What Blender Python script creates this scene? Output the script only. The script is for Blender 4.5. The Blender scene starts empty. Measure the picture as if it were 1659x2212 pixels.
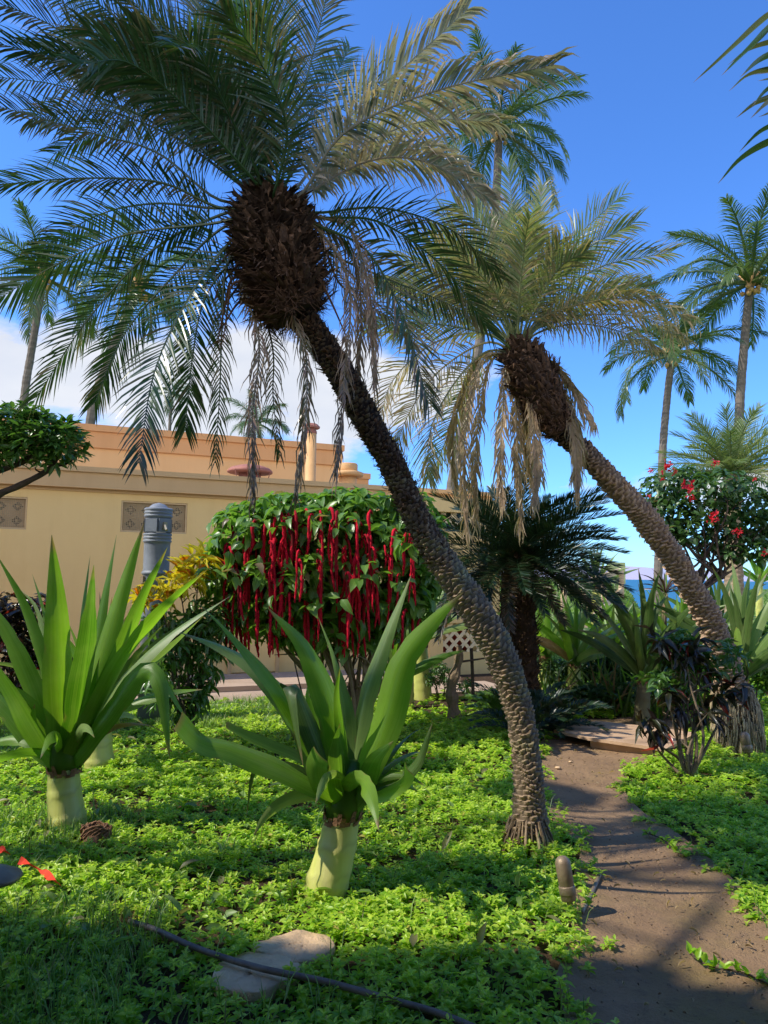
import bpy, math, random
import numpy as np
from mathutils import Vector as V, Matrix, Quaternion
R = math.radians
PI = math.pi
sc = bpy.context.scene
col = sc.collection
rnd = random.Random(7)
NR = np.random.RandomState(11)

# ------------------------------------------------------------------ camera
PITCH, ROLL, CAMH = R(4.9), R(0.9), 1.6
FPX = 1597.0
CAM = V((0, 0, CAMH))
fw = V((0, math.cos(PITCH), math.sin(PITCH)))
ri0 = V((1, 0, 0))
up0 = ri0.cross(fw)
ri = ri0 * math.cos(ROLL) + up0 * math.sin(ROLL)
upv = up0 * math.cos(ROLL) - ri0 * math.sin(ROLL)
cd = bpy.data.cameras.new('camera')
cd.sensor_fit = 'VERTICAL'
cd.sensor_height = 36
cd.sensor_width = 27
cd.lens = 26
cd.clip_start = .05
cd.clip_end = 60000
cam = bpy.data.objects.new('camera', cd)
col.objects.link(cam)
cam.matrix_world = Matrix(((ri.x, upv.x, -fw.x, CAM.x), (ri.y, upv.y, -fw.y, CAM.y), (ri.z, upv.z, -fw.z, CAM.z), (0, 0, 0, 1)))
sc.camera = cam
sc.view_settings.view_transform = 'Standard'
sc.view_settings.look = 'None'
sc.view_settings.exposure = 0
sc.view_settings.gamma = 1
sc.cycles.max_bounces = 6
sc.cycles.diffuse_bounces = 3
sc.cycles.glossy_bounces = 2
sc.cycles.transmission_bounces = 4
sc.cycles.transparent_max_bounces = 4
sc.cycles.sample_clamp_indirect = 6

def ray(x, y):
    return fw * FPX + ri * (x - 829.5) + upv * (1106 - y)

def P(x, y, Y):
    d = ray(x, y)
    return CAM + d * (Y / d.y)

def G(x, y, z=0.0):
    d = ray(x, y)
    return CAM + d * ((z - CAM.z) / d.z)

# ------------------------------------------------------------------ materials
def new_mat(name):
    m = bpy.data.materials.new(name)
    m.use_nodes = True
    nt = m.node_tree
    nt.nodes.clear()
    o = nt.nodes.new('ShaderNodeOutputMaterial')
    return m, nt, o

def N(nt, t, **k):
    n = nt.nodes.new(t)
    for a, b in k.items():
        if a.startswith('i_'):
            n.inputs[a[2:].replace('_', ' ')].default_value = b
        else:
            setattr(n, a, b)
    return n

def mixc(nt, fac, a, b, mode='MIX'):
    n = nt.nodes.new('ShaderNodeMix')
    n.data_type = 'RGBA'
    n.blend_type = mode
    for s, v in ((n.inputs[0], fac), (n.inputs[6], a), (n.inputs[7], b)):
        if hasattr(v, 'node'):
            nt.links.new(v, s)
        elif isinstance(v, (int, float)):
            s.default_value = v if s == n.inputs[0] else (v, v, v, 1)
        else:
            s.default_value = (*v, 1)
    return n.outputs[2]

def mth(nt, op, a, b=None, c=None, clamp=False):
    n = nt.nodes.new('ShaderNodeMath')
    n.operation = op
    n.use_clamp = clamp
    for i, v in enumerate((a, b, c)):
        if v is None:
            continue
        if hasattr(v, 'node'):
            nt.links.new(v, n.inputs[i])
        else:
            n.inputs[i].default_value = v
    return n.outputs[0]

def noise(nt, scale, detail=4, vec=None, rough=.55):
    n = N(nt, 'ShaderNodeTexNoise')
    n.inputs['Scale'].default_value = scale
    n.inputs['Detail'].default_value = detail
    n.inputs['Roughness'].default_value = rough
    if vec is None:
        tc = N(nt, 'ShaderNodeTexCoord')
        vec = tc.outputs['Object']
    nt.links.new(vec, n.inputs['Vector'])
    return n.outputs['Fac']

def ramp(nt, fac, stops):
    n = nt.nodes.new('ShaderNodeValToRGB')
    e = n.color_ramp.elements
    while len(e) < len(stops):
        e.new(.5)
    for i, (p, c) in enumerate(stops):
        e[i].position = p
        e[i].color = (*c, 1) if len(c) == 3 else c
    nt.links.new(fac, n.inputs[0])
    return n.outputs[0]

def leaf_mat(name, a, b, dry=(.32, .22, .12), trans=.35, rough=.42, spec=.5, tcol=None, stripes=False, rib=None, edge=None):
    m, nt, o = new_mat(name)
    at = N(nt, 'ShaderNodeAttribute', attribute_name='tint')
    sp = N(nt, 'ShaderNodeSeparateColor')
    nt.links.new(at.outputs['Color'], sp.inputs[0])
    r, g, u = sp.outputs[0], sp.outputs[1], sp.outputs[2]
    v = at.outputs['Alpha']
    c = mixc(nt, r, a, b)
    nz = noise(nt, 9, 3)
    c = mixc(nt, mth(nt, 'MULTIPLY_ADD', nz, .8, -.15, True), c, mixc(nt, .5, c, (0, 0, 0)))
    if stripes:
        cb = N(nt, 'ShaderNodeCombineXYZ')
        nt.links.new(mth(nt, 'MULTIPLY', u, 26), cb.inputs[0])
        nt.links.new(mth(nt, 'MULTIPLY', v, 1.6), cb.inputs[1])
        nt.links.new(mth(nt, 'MULTIPLY', r, 50), cb.inputs[2])
        st = noise(nt, 1.0, 2, cb.outputs[0])
        c = mixc(nt, mth(nt, 'MULTIPLY_ADD', st, 2.2, -.9, True), c, mixc(nt, .45, c, (.30, .42, .10)))
        sp_ = noise(nt, 38, 3)
        c = mixc(nt, mth(nt, 'MULTIPLY_ADD', sp_, 16, -11.6, True), c, (.22, .17, .06))
        c = mixc(nt, mth(nt, 'MULTIPLY_ADD', noise(nt, 5, 4), 1.8, -.85, True), c, mixc(nt, .5, c, (.30, .34, .16)))
    if rib is not None:
        d = mth(nt, 'ABSOLUTE', mth(nt, 'SUBTRACT', u, .5))
        k = mth(nt, 'MULTIPLY_ADD', d, -14, 1.0, True)
        c = mixc(nt, mth(nt, 'MULTIPLY', k, .6), c, rib)
    if edge is not None:
        d = mth(nt, 'ABSOLUTE', mth(nt, 'SUBTRACT', u, .5))
        k = mth(nt, 'MULTIPLY_ADD', d, 9, -3.3, True)
        c = mixc(nt, k, c, edge)
    dn = noise(nt, 30, 2)
    c = mixc(nt, mth(nt, 'MULTIPLY_ADD', g, 1.35, -.28, True), c, mixc(nt, dn, dry, [q * .5 for q in dry]))
    pb = N(nt, 'ShaderNodeBsdfPrincipled')
    pb.inputs['Roughness'].default_value = rough
    pb.inputs['Specular IOR Level'].default_value = spec
    nt.links.new(c, pb.inputs['Base Color'])
    if stripes:
        bp = N(nt, 'ShaderNodeBump')
        bp.inputs['Strength'].default_value = .25
        bp.inputs['Distance'].default_value = .004
        nt.links.new(st, bp.inputs['Height'])
        nt.links.new(bp.outputs[0], pb.inputs['Normal'])
    tr = N(nt, 'ShaderNodeBsdfTranslucent')
    tc_ = mixc(nt, 1.0, c, tcol or (1.9, 2.0, .9), 'MULTIPLY')
    nt.links.new(tc_, tr.inputs[0])
    mx = N(nt, 'ShaderNodeMixShader')
    mx.inputs[0].default_value = trans
    nt.links.new(pb.outputs[0], mx.inputs[1])
    nt.links.new(tr.outputs[0], mx.inputs[2])
    nt.links.new(mx.outputs[0], o.inputs[0])
    return m

def solid_mat(name, a, b=None, scale=6, rough=.8, spec=.3, bump=.3, bscale=None, metal=0, bdist=.01, stretch=None, tint=False, third=None):
    m, nt, o = new_mat(name)
    b = b or [x * .7 for x in a]
    tc = N(nt, 'ShaderNodeTexCoord')
    vec = tc.outputs['Object']
    if stretch:
        mp = N(nt, 'ShaderNodeMapping')
        mp.inputs['Scale'].default_value = stretch
        nt.links.new(vec, mp.inputs[0])
        vec = mp.outputs[0]
    n1 = noise(nt, scale, 6, vec, .65)
    c = mixc(nt, mth(nt, 'MULTIPLY_ADD', n1, 2.4, -.7, True), a, b)
    if third:
        n3 = noise(nt, scale * .27, 3, vec)
        c = mixc(nt, mth(nt, 'MULTIPLY_ADD', n3, 5, -2.6, True), c, third)
    if tint:
        at = N(nt, 'ShaderNodeAttribute', attribute_name='tint')
        sp = N(nt, 'ShaderNodeSeparateColor')
        nt.links.new(at.outputs['Color'], sp.inputs[0])
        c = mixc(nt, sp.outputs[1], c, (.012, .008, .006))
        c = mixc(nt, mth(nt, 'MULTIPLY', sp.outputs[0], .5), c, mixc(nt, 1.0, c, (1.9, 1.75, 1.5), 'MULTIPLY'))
    pb = N(nt, 'ShaderNodeBsdfPrincipled')
    pb.inputs['Roughness'].default_value = rough
    pb.inputs['Specular IOR Level'].default_value = spec
    pb.inputs['Metallic'].default_value = metal
    nt.links.new(c, pb.inputs['Base Color'])
    if bump:
        n2 = noise(nt, bscale or scale * 5, 5, vec, .6)
        bp = N(nt, 'ShaderNodeBump')
        bp.inputs['Strength'].default_value = bump
        bp.inputs['Distance'].default_value = bdist
        nt.links.new(n2, bp.inputs['Height'])
        nt.links.new(bp.outputs[0], pb.inputs['Normal'])
    nt.links.new(pb.outputs[0], o.inputs[0])
    return m

# ------------------------------------------------------------------ mesh building
class MB:
    def __init__(s):
        s.v = []; s.f = []; s.c = []; s.n = 0; s.av = []; s.af = []; s.ac = []

    def add(s, vs, fs, cs=(0, 0, 0, 0)):
        b = len(s.v)
        s.v.extend(tuple(p) for p in vs)
        s.f.extend(tuple(i + b for i in f) for f in fs)
        if cs and isinstance(cs[0], (tuple, list)):
            s.c.extend(cs)
        else:
            s.c.extend([cs] * len(vs))
        return b

    def box(s, c, sz, rot=None, cs=(0, 0, 0, 0)):
        vs = []
        for x in (-.5, .5):
            for y in (-.5, .5):
                for z in (-.5, .5):
                    p = V((x * sz[0], y * sz[1], z * sz[2]))
                    if rot is not None:
                        p = rot @ p
                    vs.append(p + V(c))
        s.add(vs, [(0, 1, 3, 2), (4, 6, 7, 5), (0, 4, 5, 1), (2, 3, 7, 6), (0, 2, 6, 4), (1, 5, 7, 3)], cs)

    def tube(s, pts, rad, seg=8, cs=(0, 0, 0, 0), cap=True, disp=None, ctint=None):
        pts = [V(p) for p in pts]
        n = len(pts)
        if not hasattr(rad, '__len__'):
            rad = [rad] * n
        T = [(pts[min(i + 1, n - 1)] - pts[max(i - 1, 0)]).normalized() for i in range(n)]
        a = V((0, 0, 1)) if abs(T[0].z) < .9 else V((0, 1, 0))
        A = T[0].cross(a).normalized()
        vs = []; cc = []
        for i in range(n):
            A = (A - T[i] * A.dot(T[i])).normalized()
            B = T[i].cross(A)
            for j in range(seg):
                th = 2 * PI * j / seg
                r = rad[i]
                if disp:
                    r = disp(i, j, th, r)
                vs.append(pts[i] + (A * math.cos(th) + B * math.sin(th)) * r)
                cc.append(ctint(i, j, th) if ctint else cs)
        fs = [(i * seg + j, i * seg + (j + 1) % seg, (i + 1) * seg + (j + 1) % seg, (i + 1) * seg + j) for i in range(n - 1) for j in range(seg)]
        if cap:
            fs.append(tuple(range(seg))[::-1])
            fs.append(tuple(range((n - 1) * seg, n * seg)))
        s.add(vs, fs, cc)

    def lathe(s, c, prof, seg=24, rot=None, cs=(0, 0, 0, 0)):
        vs = []
        for r, z in prof:
            for j in range(seg):
                p = V((r * math.cos(2 * PI * j / seg), r * math.sin(2 * PI * j / seg), z))
                if rot is not None:
                    p = rot @ p
                vs.append(p + V(c))
        n = len(prof)
        fs = [(i * seg + j, i * seg + (j + 1) % seg, (i + 1) * seg + (j + 1) % seg, (i + 1) * seg + j) for i in range(n - 1) for j in range(seg)]
        fs.append(tuple(range(seg))[::-1])
        fs.append(tuple(range((n - 1) * seg, n * seg)))
        s.add(vs, fs, cs)

    def build(s, name, mat, parent=None, smooth=False):
        me = bpy.data.meshes.new(name)
        org = V((0, 0, 0))
        if parent is not None:
            org = parent['_w'] if False else ORG.get(parent.name, V((0, 0, 0)))
        vs = np.array(s.v, dtype=np.float64).reshape(-1, 3)
        if parent is None:
            org = V(((vs[:, 0].min() + vs[:, 0].max()) / 2, (vs[:, 1].min() + vs[:, 1].max()) / 2, vs[:, 2].min()))
        vs = vs - np.array(org)
        me.from_pydata([tuple(p) for p in vs], [], s.f)
        ca = me.color_attributes.new('tint', 'FLOAT_COLOR', 'POINT')
        ca.data.foreach_set('color', np.array(s.c, dtype=np.float32).ravel())
        if smooth:
            me.polygons.foreach_set('use_smooth', [True] * len(me.polygons))
        me.materials.append(mat)
        me.update()
        o = bpy.data.objects.new(name, me)
        col.objects.link(o)
        if parent is not None:
            o.parent = parent
            ORG[o.name] = org
        else:
            o.location = org
            ORG[o.name] = org
        return o

ORG = {}

def thing(name, label, cat, loc, group=None):
    o = bpy.data.objects.new(name, None)
    col.objects.link(o)
    o.location = loc
    o.empty_display_size = .1
    ORG[o.name] = V(loc)
    o['label'] = label; o['category'] = cat
    if group:
        o['group'] = group
    return o

def tag(o, label, cat, group=None, kind=None):
    o['label'] = label; o['category'] = cat
    if group:
        o['group'] = group
    if kind:
        o['kind'] = kind
    return o

def structure(o, label=None, cat=None):
    o['kind'] = 'structure'
    if label:
        o['label'] = label; o['category'] = cat
    return o

def arr_obj(name, verts, faces, cols, mat, parent=None, smooth=False):
    """verts (n,3) np, faces (m,3) np tris"""
    me = bpy.data.meshes.new(name)
    org = V((0, 0, 0)) if parent is None else ORG[parent.name]
    if parent is None:
        org = V(((verts[:, 0].min() + verts[:, 0].max()) / 2, (verts[:, 1].min() + verts[:, 1].max()) / 2, 0))
    verts = verts - np.array(org)
    me.vertices.add(len(verts)); me.vertices.foreach_set('co', verts.astype(np.float32).ravel())
    k = faces.shape[1]
    me.loops.add(faces.size); me.loops.foreach_set('vertex_index', faces.astype(np.int32).ravel())
    me.polygons.add(len(faces))
    me.polygons.foreach_set('loop_start', np.arange(0, faces.size, k, dtype=np.int32))
    try:
        me.polygons.foreach_set('loop_total', np.full(len(faces), k, dtype=np.int32))
    except Exception:
        pass
    me.update(calc_edges=True)
    ca = me.color_attributes.new('tint', 'FLOAT_COLOR', 'POINT')
    ca.data.foreach_set('color', cols.astype(np.float32).ravel())
    if smooth:
        me.polygons.foreach_set('use_smooth', np.ones(len(faces), dtype=bool))
    me.materials.append(mat)
    me.validate()
    o = bpy.data.objects.new(name, me)
    col.objects.link(o)
    if parent is not None:
        o.parent = parent
    else:
        o.location = org
    ORG[o.name] = org
    return o

def nrm(a):
    return a / np.maximum(np.linalg.norm(a, axis=1, keepdims=True), 1e-9)

def leaves(pos, dr, nm, ln, wd, rv, dv, fold=.12, curl=.2):
    """vectorised leaf cloud -> verts, faces, cols"""
    n = len(pos)
    dr = nrm(dr)
    sd = nrm(np.cross(dr, nm))
    nm = np.cross(sd, dr)
    L = np.array([(0, 0, 0), (.5, 0, -.5 * 0), (1, 0, -1), (.27, .44, 0), (.66, .36, -.25), (.27, -.44, 0), (.66, -.36, -.25)])
    ln = np.broadcast_to(ln, (n,)); wd = np.broadcast_to(wd, (n,))
    out = np.zeros((n, 7, 3))
    cv = curl * (0.5 + NR.rand(n))
    for k in range(7):
        x, y, z = L[k]
        f = fold if abs(y) > 0 else 0
        out[:, k] = pos + dr * (x * ln)[:, None] + sd * (y * wd)[:, None] + nm * ((z * cv + f) * ln)[:, None] - nm * ((.12 * cv * ln) * (1 if k == 1 else 0))[:, None]
    fc = np.array([(0, 1, 3), (1, 4, 3), (1, 2, 4), (0, 5, 1), (1, 5, 6), (1, 6, 2)])
    faces = (np.arange(n)[:, None, None] * 7 + fc[None]).reshape(-1, 3)
    cols = np.zeros((n, 7, 4))
    cols[:, :, 0] = np.broadcast_to(rv, (n,))[:, None]
    cols[:, :, 1] = np.broadcast_to(dv, (n,))[:, None]
    cols[:, :, 2] = np.array([.5, .5, .5, 1, 1, 0, 0])[None]
    return out.reshape(-1, 3), faces, cols.reshape(-1, 4)

def cat_leaves(parts):
    vs, fs, cs = [], [], []
    b = 0
    for v, f, c in parts:
        vs.append(v); fs.append(f + b); cs.append(c); b += len(v)
    return np.concatenate(vs), np.concatenate(fs), np.concatenate(cs)

def spline(pts, n):
    pts = [V(p) for p in pts]
    if len(pts) == 2:
        return [pts[0].lerp(pts[1], i / (n - 1)) for i in range(n)]
    q = [pts[0] * 2 - pts[1]] + pts + [pts[-1] * 2 - pts[-2]]
    # arc-length param
    d = [0]
    for i in range(1, len(pts)):
        d.append(d[-1] + (pts[i] - pts[i - 1]).length)
    out = []
    for k in range(n):
        s = d[-1] * k / (n - 1)
        i = 0
        while i < len(pts) - 2 and d[i + 1] < s:
            i += 1
        t = (s - d[i]) / max(d[i + 1] - d[i], 1e-6)
        a, b, c, e = q[i], q[i + 1], q[i + 2], q[i + 3]
        out.append(.5 * ((2 * b) + (c - a) * t + (2 * a - 5 * b + 4 * c - e) * t * t + (3 * b - a - 3 * c + e) * t * t * t))
    return out

def interp(xs, t):
    n = len(xs) - 1
    i = min(int(t * n), n - 1)
    f = t * n - i
    return xs[i] * (1 - f) + xs[i + 1] * f

# ------------------------------------------------------------------ palm frond
def frond(name, pts, mat, parent, L=.3, n=55, wd=.016, dry=0., droop=.25, bare=.2, vang=.35, a0=1.15, a1=.45, rr=.011, view=.45, spines=True, roll=0., collapse=0., tipdry=.35, ragged=.25, segs=3):
    rg = rnd
    mb = MB()
    m = 26
    sp = spline(pts, m)
    rad = [rr * (1 - .85 * i / (m - 1)) for i in range(m)]
    mb.tube(sp, rad, 5, cs=(.9, min(1, dry * .8), 0, 0))
    mid = sp[m // 2]
    vd = (mid - CAM).normalized()
    G3 = V((0, 0, -1))
    br = rg.random()
    for k in range(n):
        t = bare + (1 - bare) * (k + .5) / n
        f = t * (m - 1)
        i = min(int(f), m - 2)
        p = sp[i].lerp(sp[i + 1], f - i)
        T = (sp[i + 1] - sp[i]).normalized()
        S1 = T.cross(V((0, 0, 1)))
        if S1.length < .15:
            S1 = T.cross(V((0, 1, 0)))
        S1.normalize()
        S2 = T.cross(vd)
        if S2.length > .2:
            S2.normalize()
            if S2.dot(S1) < 0:
                S2 = -S2
            S = (S1 * (1 - view) + S2 * view).normalized()
        else:
            S = S1
        Nn = S.cross(T).normalized()
        if Nn.z < 0 and abs(T.z) < .8:
            Nn = -Nn
        if roll:
            q = Quaternion(T, roll)
            S = q @ S; Nn = q @ Nn
        u = (t - bare) / (1 - bare)
        prof = (.35 + .65 * math.sin(min(1, u * 1.8 + .05) * PI / 2)) * (1 - max(0, u - .55) ** 1.3 * 1.25)
        A = a0 + (a1 - a0) * u
        A *= (1 - collapse)
        for sg in (-1, 1):
            if rg.random() < ragged * .25:
                continue
            va = vang * (.3 + rg.random() * 1.1)
            ll = L * prof * rg.uniform(.8, 1.08)
            if rg.random() < ragged * .35:
                ll *= rg.uniform(.4, .8)
            aa = A * rg.uniform(.85, 1.12)
            d = T * math.cos(aa) + (S * sg * math.cos(va) + Nn * math.sin(va)) * math.sin(aa)
            d.normalize()
            wdv = d.cross(Nn * .8 + V((rg.uniform(-.4, .4), rg.uniform(-.4, .4), rg.uniform(-.4, .4)))).normalized()
            w = wd * rg.uniform(.8, 1.1) * .5
            lr = rg.random()
            dd = min(1, max(0, dry + rg.gauss(0, .12 + .25 * dry * (1 - dry) * 2)))
            td = min(1, dd + (tipdry if rg.random() < .7 else 0) * rg.random() * 1.6)
            dr_ = droop * (1 + 1.2 * dd) * rg.uniform(.6, 1.4)
            q = p.copy()
            step = ll / segs
            vs = []; cs = []
            ct = (.6 * lr + .4 * br, dd, 0, 0)
            cur = d
            for s_ in range(segs):
                ww = w * (.55, 1., .75, .5)[s_]
                vs += [q - wdv * ww, q + wdv * ww]
                cs += [(ct[0], dd if s_ < segs - 1 else (dd + td) / 2, 0, 0), (ct[0], dd if s_ < segs - 1 else (dd + td) / 2, 1, 0)]
                q = q + cur * step
                cur = (cur + G3 * dr_ * (s_ + 1) * .55).normalized()
                if dd > .5:
                    cur = (cur + V((rg.uniform(-.3, .3), rg.uniform(-.3, .3), rg.uniform(-.3, .3)))).normalized()
                    wdv = (wdv + V((rg.uniform(-.4, .4), rg.uniform(-.4, .4), rg.uniform(-.4, .4)))).normalized()
            vs.append(q); cs.append((ct[0], td, .5, 0))
            fs = [(2 * j, 2 * j + 1, 2 * j + 3, 2 * j + 2) for j in range(segs - 1)] + [(2 * segs - 2, 2 * segs - 1, 2 * segs)]
            mb.add(vs, fs, cs)
    if spines and bare > .12:
        for k in range(12):
            t = .04 + (bare - .04) * k / 12
            f = t * (m - 1); i = int(f)
            p = sp[i].lerp(sp[i + 1], f - i)
            T = (sp[i + 1] - sp[i]).normalized()
            S = T.cross(vd).normalized() * rg.choice((-1, 1))
            q = p + (S + T * rg.uniform(-.2, .5)) * rg.uniform(.03, .07)
            w = T * .0022
            mb.add([p - w, p + w, q], [(0, 1, 2)], (1, .3, 0, 0))
    return mb.build(name, mat, parent)

def radial_pts(heart, az, el, L, bend, wind=V((0, 0, 0)), n=6):
    p = V(heart); out = [p.copy()]
    for i in range(n):
        s = (i + .5) / n
        e = el - bend * s ** 1.3
        d = V((math.cos(az) * math.cos(e), math.sin(az) * math.cos(e), math.sin(e))) + wind * s
        d.normalize()
        p = p + d * (L / n)
        out.append(p.copy())
    return out

# ------------------------------------------------------------------ knobby palm trunk
def knob_trunk(name, pts, radii, mat, parent, row=.045, around=9, amp=.13, rings=None, seg=54, dark_from=1.1, seed=0):
    pts = spline(pts, 60)
    ln = sum((pts[i + 1] - pts[i]).length for i in range(59))
    rows = int(ln / row)
    n = rows * 5
    sp = spline(pts, n)
    rg = random.Random(seed)
    jit = [[rg.random() for _ in range(around + 2)] for _ in range(rows + 6)]

    def kn(i, th):
        v = max(0, i / 5.0 + .38 * math.sin(2 * th + i * .05) + .25 * math.sin(5 * th + i * .13 + seed) + .3)
        # helical diamond pattern: two families of rows, offset per row
        ri_ = int(v); fv = v - ri_
        a = th / (2 * PI) * around + (.5 if ri_ % 2 else 0) + ri_ * .07
        ia = int(a) % around
        fa = abs((a - int(a)) - .5) * 2
        j = jit[ri_][ia]
        saw = fv ** .8
        return max(0, (saw * (1 - fa ** 2.2))) * (.35 + 1.0 * j), fv, fa, j

    def disp(i, j, th, r):
        h, fv, fa, q = kn(i, th)
        big = .06 * math.sin(i * .021 + seed) + .04 * math.sin(th * 2 + i * .013)
        return r * (1 + amp * (h - .45) + big)

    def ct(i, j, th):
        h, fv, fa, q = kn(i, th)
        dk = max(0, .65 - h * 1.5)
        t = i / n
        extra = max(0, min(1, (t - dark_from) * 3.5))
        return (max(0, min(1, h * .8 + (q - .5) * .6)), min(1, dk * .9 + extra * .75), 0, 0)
    mb = MB()
    mb.tube(sp, [interp(radii, i / (n - 1)) for i in range(n)], seg, disp=disp, ctint=ct)
    return mb.build(name, mat, parent, smooth=False)

def boots(name, axis, radii, count, mat, parent, ln=.09, wd=.045, seed=1, hair=200, up=.9, outk=1.):
    """shaggy head of old leaf bases"""
    rg = random.Random(seed)
    mb = MB()
    sp = spline(axis, 30)
    mb.tube(sp, [interp(radii, i / 29) * .86 for i in range(30)], 20, cs=(.1, .6, 0, 0),
            disp=lambda i, j, th, r: r * (1 + .12 * math.sin(i * 1.7 + j * 2.3) * math.sin(j * 1.9)))
    for k in range(count):
        t = rg.random()
        i = min(28, int(t * 29))
        p = sp[i].lerp(sp[i + 1], t * 29 - i)
        T = (sp[i + 1] - sp[i]).normalized()
        A = T.cross(V((0, 1, 0.01))).normalized(); B = T.cross(A)
        th = rg.uniform(0, 2 * PI)
        o = A * math.cos(th) + B * math.sin(th)
        r = interp(radii, t) * rg.uniform(.8, .95) * (1 + .09 * math.sin(th * 3 + t * 9) + .07 * math.sin(t * 23 + th * 2))
        d = (o * rg.uniform(.4, 1.) * outk + T * up * rg.uniform(.4, 1.2) + V((0, 0, -.2))).normalized()
        s = T.cross(o).normalized()
        l = ln * rg.uniform(.35, 1.3); w = wd * rg.uniform(.5, 1.15)
        r *= rg.uniform(.86, 1.06)
        b0 = p + o * r
        th_ = o * w * .35
        e = b0 + d * l
        tip = e + d * l * .25 + V((rg.uniform(-1, 1), rg.uniform(-1, 1), rg.uniform(-1, 1))) * .02
        c1 = (rg.random() * .5, rg.uniform(.1, .7), 0, 0); c2 = (rg.random() ** 2 * 2, rg.random() * .3, 0, 0)
        if rg.random() < .3:
            tip = tip + o * ln * rg.uniform(.1, .5) + V((0, 0, -ln * rg.uniform(0, .6)))
        mb.add([b0 - s * w, b0 + s * w, b0 + th_, e - s * w * .45, e + s * w * .45, e + th_ * .7, tip],
               [(0, 3, 5, 2), (2, 5, 4, 1), (0, 1, 4, 3), (3, 6, 5), (5, 6, 4), (3, 4, 6)], [c1, c1, c1, c2, c2, c2, c2])
    for k in range(hair):
        t = rg.random()
        i = min(28, int(t * 29)); p = sp[i]
        T = (sp[i + 1] - sp[i]).normalized()
        A = T.cross(V((0, 1, 0.01))).normalized(); B = T.cross(A)
        th = rg.uniform(0, 2 * PI)
        o = A * math.cos(th) + B * math.sin(th)
        b0 = p + o * interp(radii, t) * .9
        d = (o * .6 + V((rg.uniform(-.7, .7), rg.uniform(-.7, .7), rg.uniform(-1, .3)))).normalized()
        e = b0 + d * rg.uniform(.05, .16) * (ln / .09)
        s = d.cross(o).normalized() * .003
        mb.add([b0 - s, b0 + s, e], [(0, 1, 2)], (rg.random(), .2, 0, 0))
    return mb.build(name, mat, parent)

# ------------------------------------------------------------------ strap leaf
def strap(name, pts, w, mat, parent, dry=0., blunt=False, face=.8, fold=.25, sgn=1, seed=0, wprof=None, twist=0., auto=True):
    rg = random.Random(seed)
    m = 22
    sp = spline(pts, m)
    mid = sp[m // 2]
    vd = (mid - CAM).normalized()
    NX = 7
    vs = []; cs = []; fs = []
    rv = rg.random()
    ph = rg.random() * 6
    notch = [rg.randint(5, 19) for _ in range(2)]
    for i in range(m):
        t = i / (m - 1)
        T = (sp[min(i + 1, m - 1)] - sp[max(i - 1, 0)]).normalized()
        S = T.cross(vd)
        if S.length < .1:
            S = V((1, 0, 0))
        S.normalize()
        D = S.cross(T).normalized()
        if i == 0 and auto:
            best = []
            for sg2 in (1, -1):
                q_ = math.acos(face * .93) * sg2
                Wm = S * math.cos(q_) + D * math.sin(q_)
                best.append((abs(Wm.cross(T).normalized().dot(V((-.72, -.16, .67)))), sg2))
            if rg.random() < .85:
                sgn = max(best)[1]
        a = math.acos(face * .93) * sgn + twist * t
        W = (S * math.cos(a) + D * math.sin(a)).normalized()
        Nn = W.cross(T).normalized()
        if blunt:
            wp = .55 + .45 * math.sin(min(1, t * 1.5) * PI / 2)
            if t > .97: wp *= .85
        else:
            wp = (.62 + .38 * math.sin(min(1, t * 2.2) * PI / 2)) * (1 - max(0, (t - .32) / .68) ** 1.7) + .012
            if i in notch: wp *= .88
        ww = w * wp * .5
        fo = fold * (1 - .5 * t)
        for j in range(NX):
            x = (j / (NX - 1)) * 2 - 1
            wav = (math.sin(t * 9 + ph + (2 if x > 0 else 0)) * .10 + math.sin(t * 21 + ph * 2 + (1 if x > 0 else 0)) * .05) * abs(x)
            vs.append(sp[i] + W * (ww * x * (1 - .12 * fo * abs(x))) + Nn * ww * (fo * 1.1 * abs(x) ** 1.5 + wav))
            ed = 0
            if blunt and t > .98: ed = .9
            if not blunt and t > .93: ed = (.45 + .5 * rv)
            if i in notch and j in (0, NX - 1): ed = .6
            cs.append((rv, min(1, max(dry, ed)), j / (NX - 1), t))
    for i in range(m - 1):
        for j in range(NX - 1):
            fs.append((i * NX + j, i * NX + j + 1, (i + 1) * NX + j + 1, (i + 1) * NX + j))
    mb = MB()
    mb.add(vs, fs, cs)
    return mb.build(name, mat, parent, smooth=True)

# ------------------------------------------------------------------ the palette
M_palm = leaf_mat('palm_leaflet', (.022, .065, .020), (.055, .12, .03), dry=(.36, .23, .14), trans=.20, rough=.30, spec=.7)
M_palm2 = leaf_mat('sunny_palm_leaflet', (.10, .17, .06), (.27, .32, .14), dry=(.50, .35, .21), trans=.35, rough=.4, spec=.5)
M_palmb = leaf_mat('sunlit_palm_leaflet', (.12, .15, .10), (.38, .38, .32), dry=(.66, .48, .37), trans=.25, rough=.3, spec=.7)  # sunlit whitish glare put into the leaflet colour; brown tips are dry
M_coco = leaf_mat('coconut_leaflet', (.045, .10, .03), (.13, .19, .05), dry=(.4, .32, .16), trans=.3, rough=.32, spec=.6)
M_cyc = leaf_mat('cycad_leaflet', (.012, .032, .012), (.025, .06, .02), dry=(.22, .13, .07), trans=.10, rough=.35, spec=.5)
M_crin = leaf_mat('crinum_leaf', (.05, .16, .014), (.22, .38, .035), dry=(.38, .24, .12), trans=.46, rough=.40, spec=.5, stripes=True, rib=(.16, .30, .05), tcol=(1.9, 2.1, .6))
M_crin_d = leaf_mat('dark_crinum_leaf', (.045, .10, .022), (.10, .16, .04), dry=(.3, .18, .1), trans=.25, rough=.4, stripes=True, rib=(.12, .2, .05))
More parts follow.
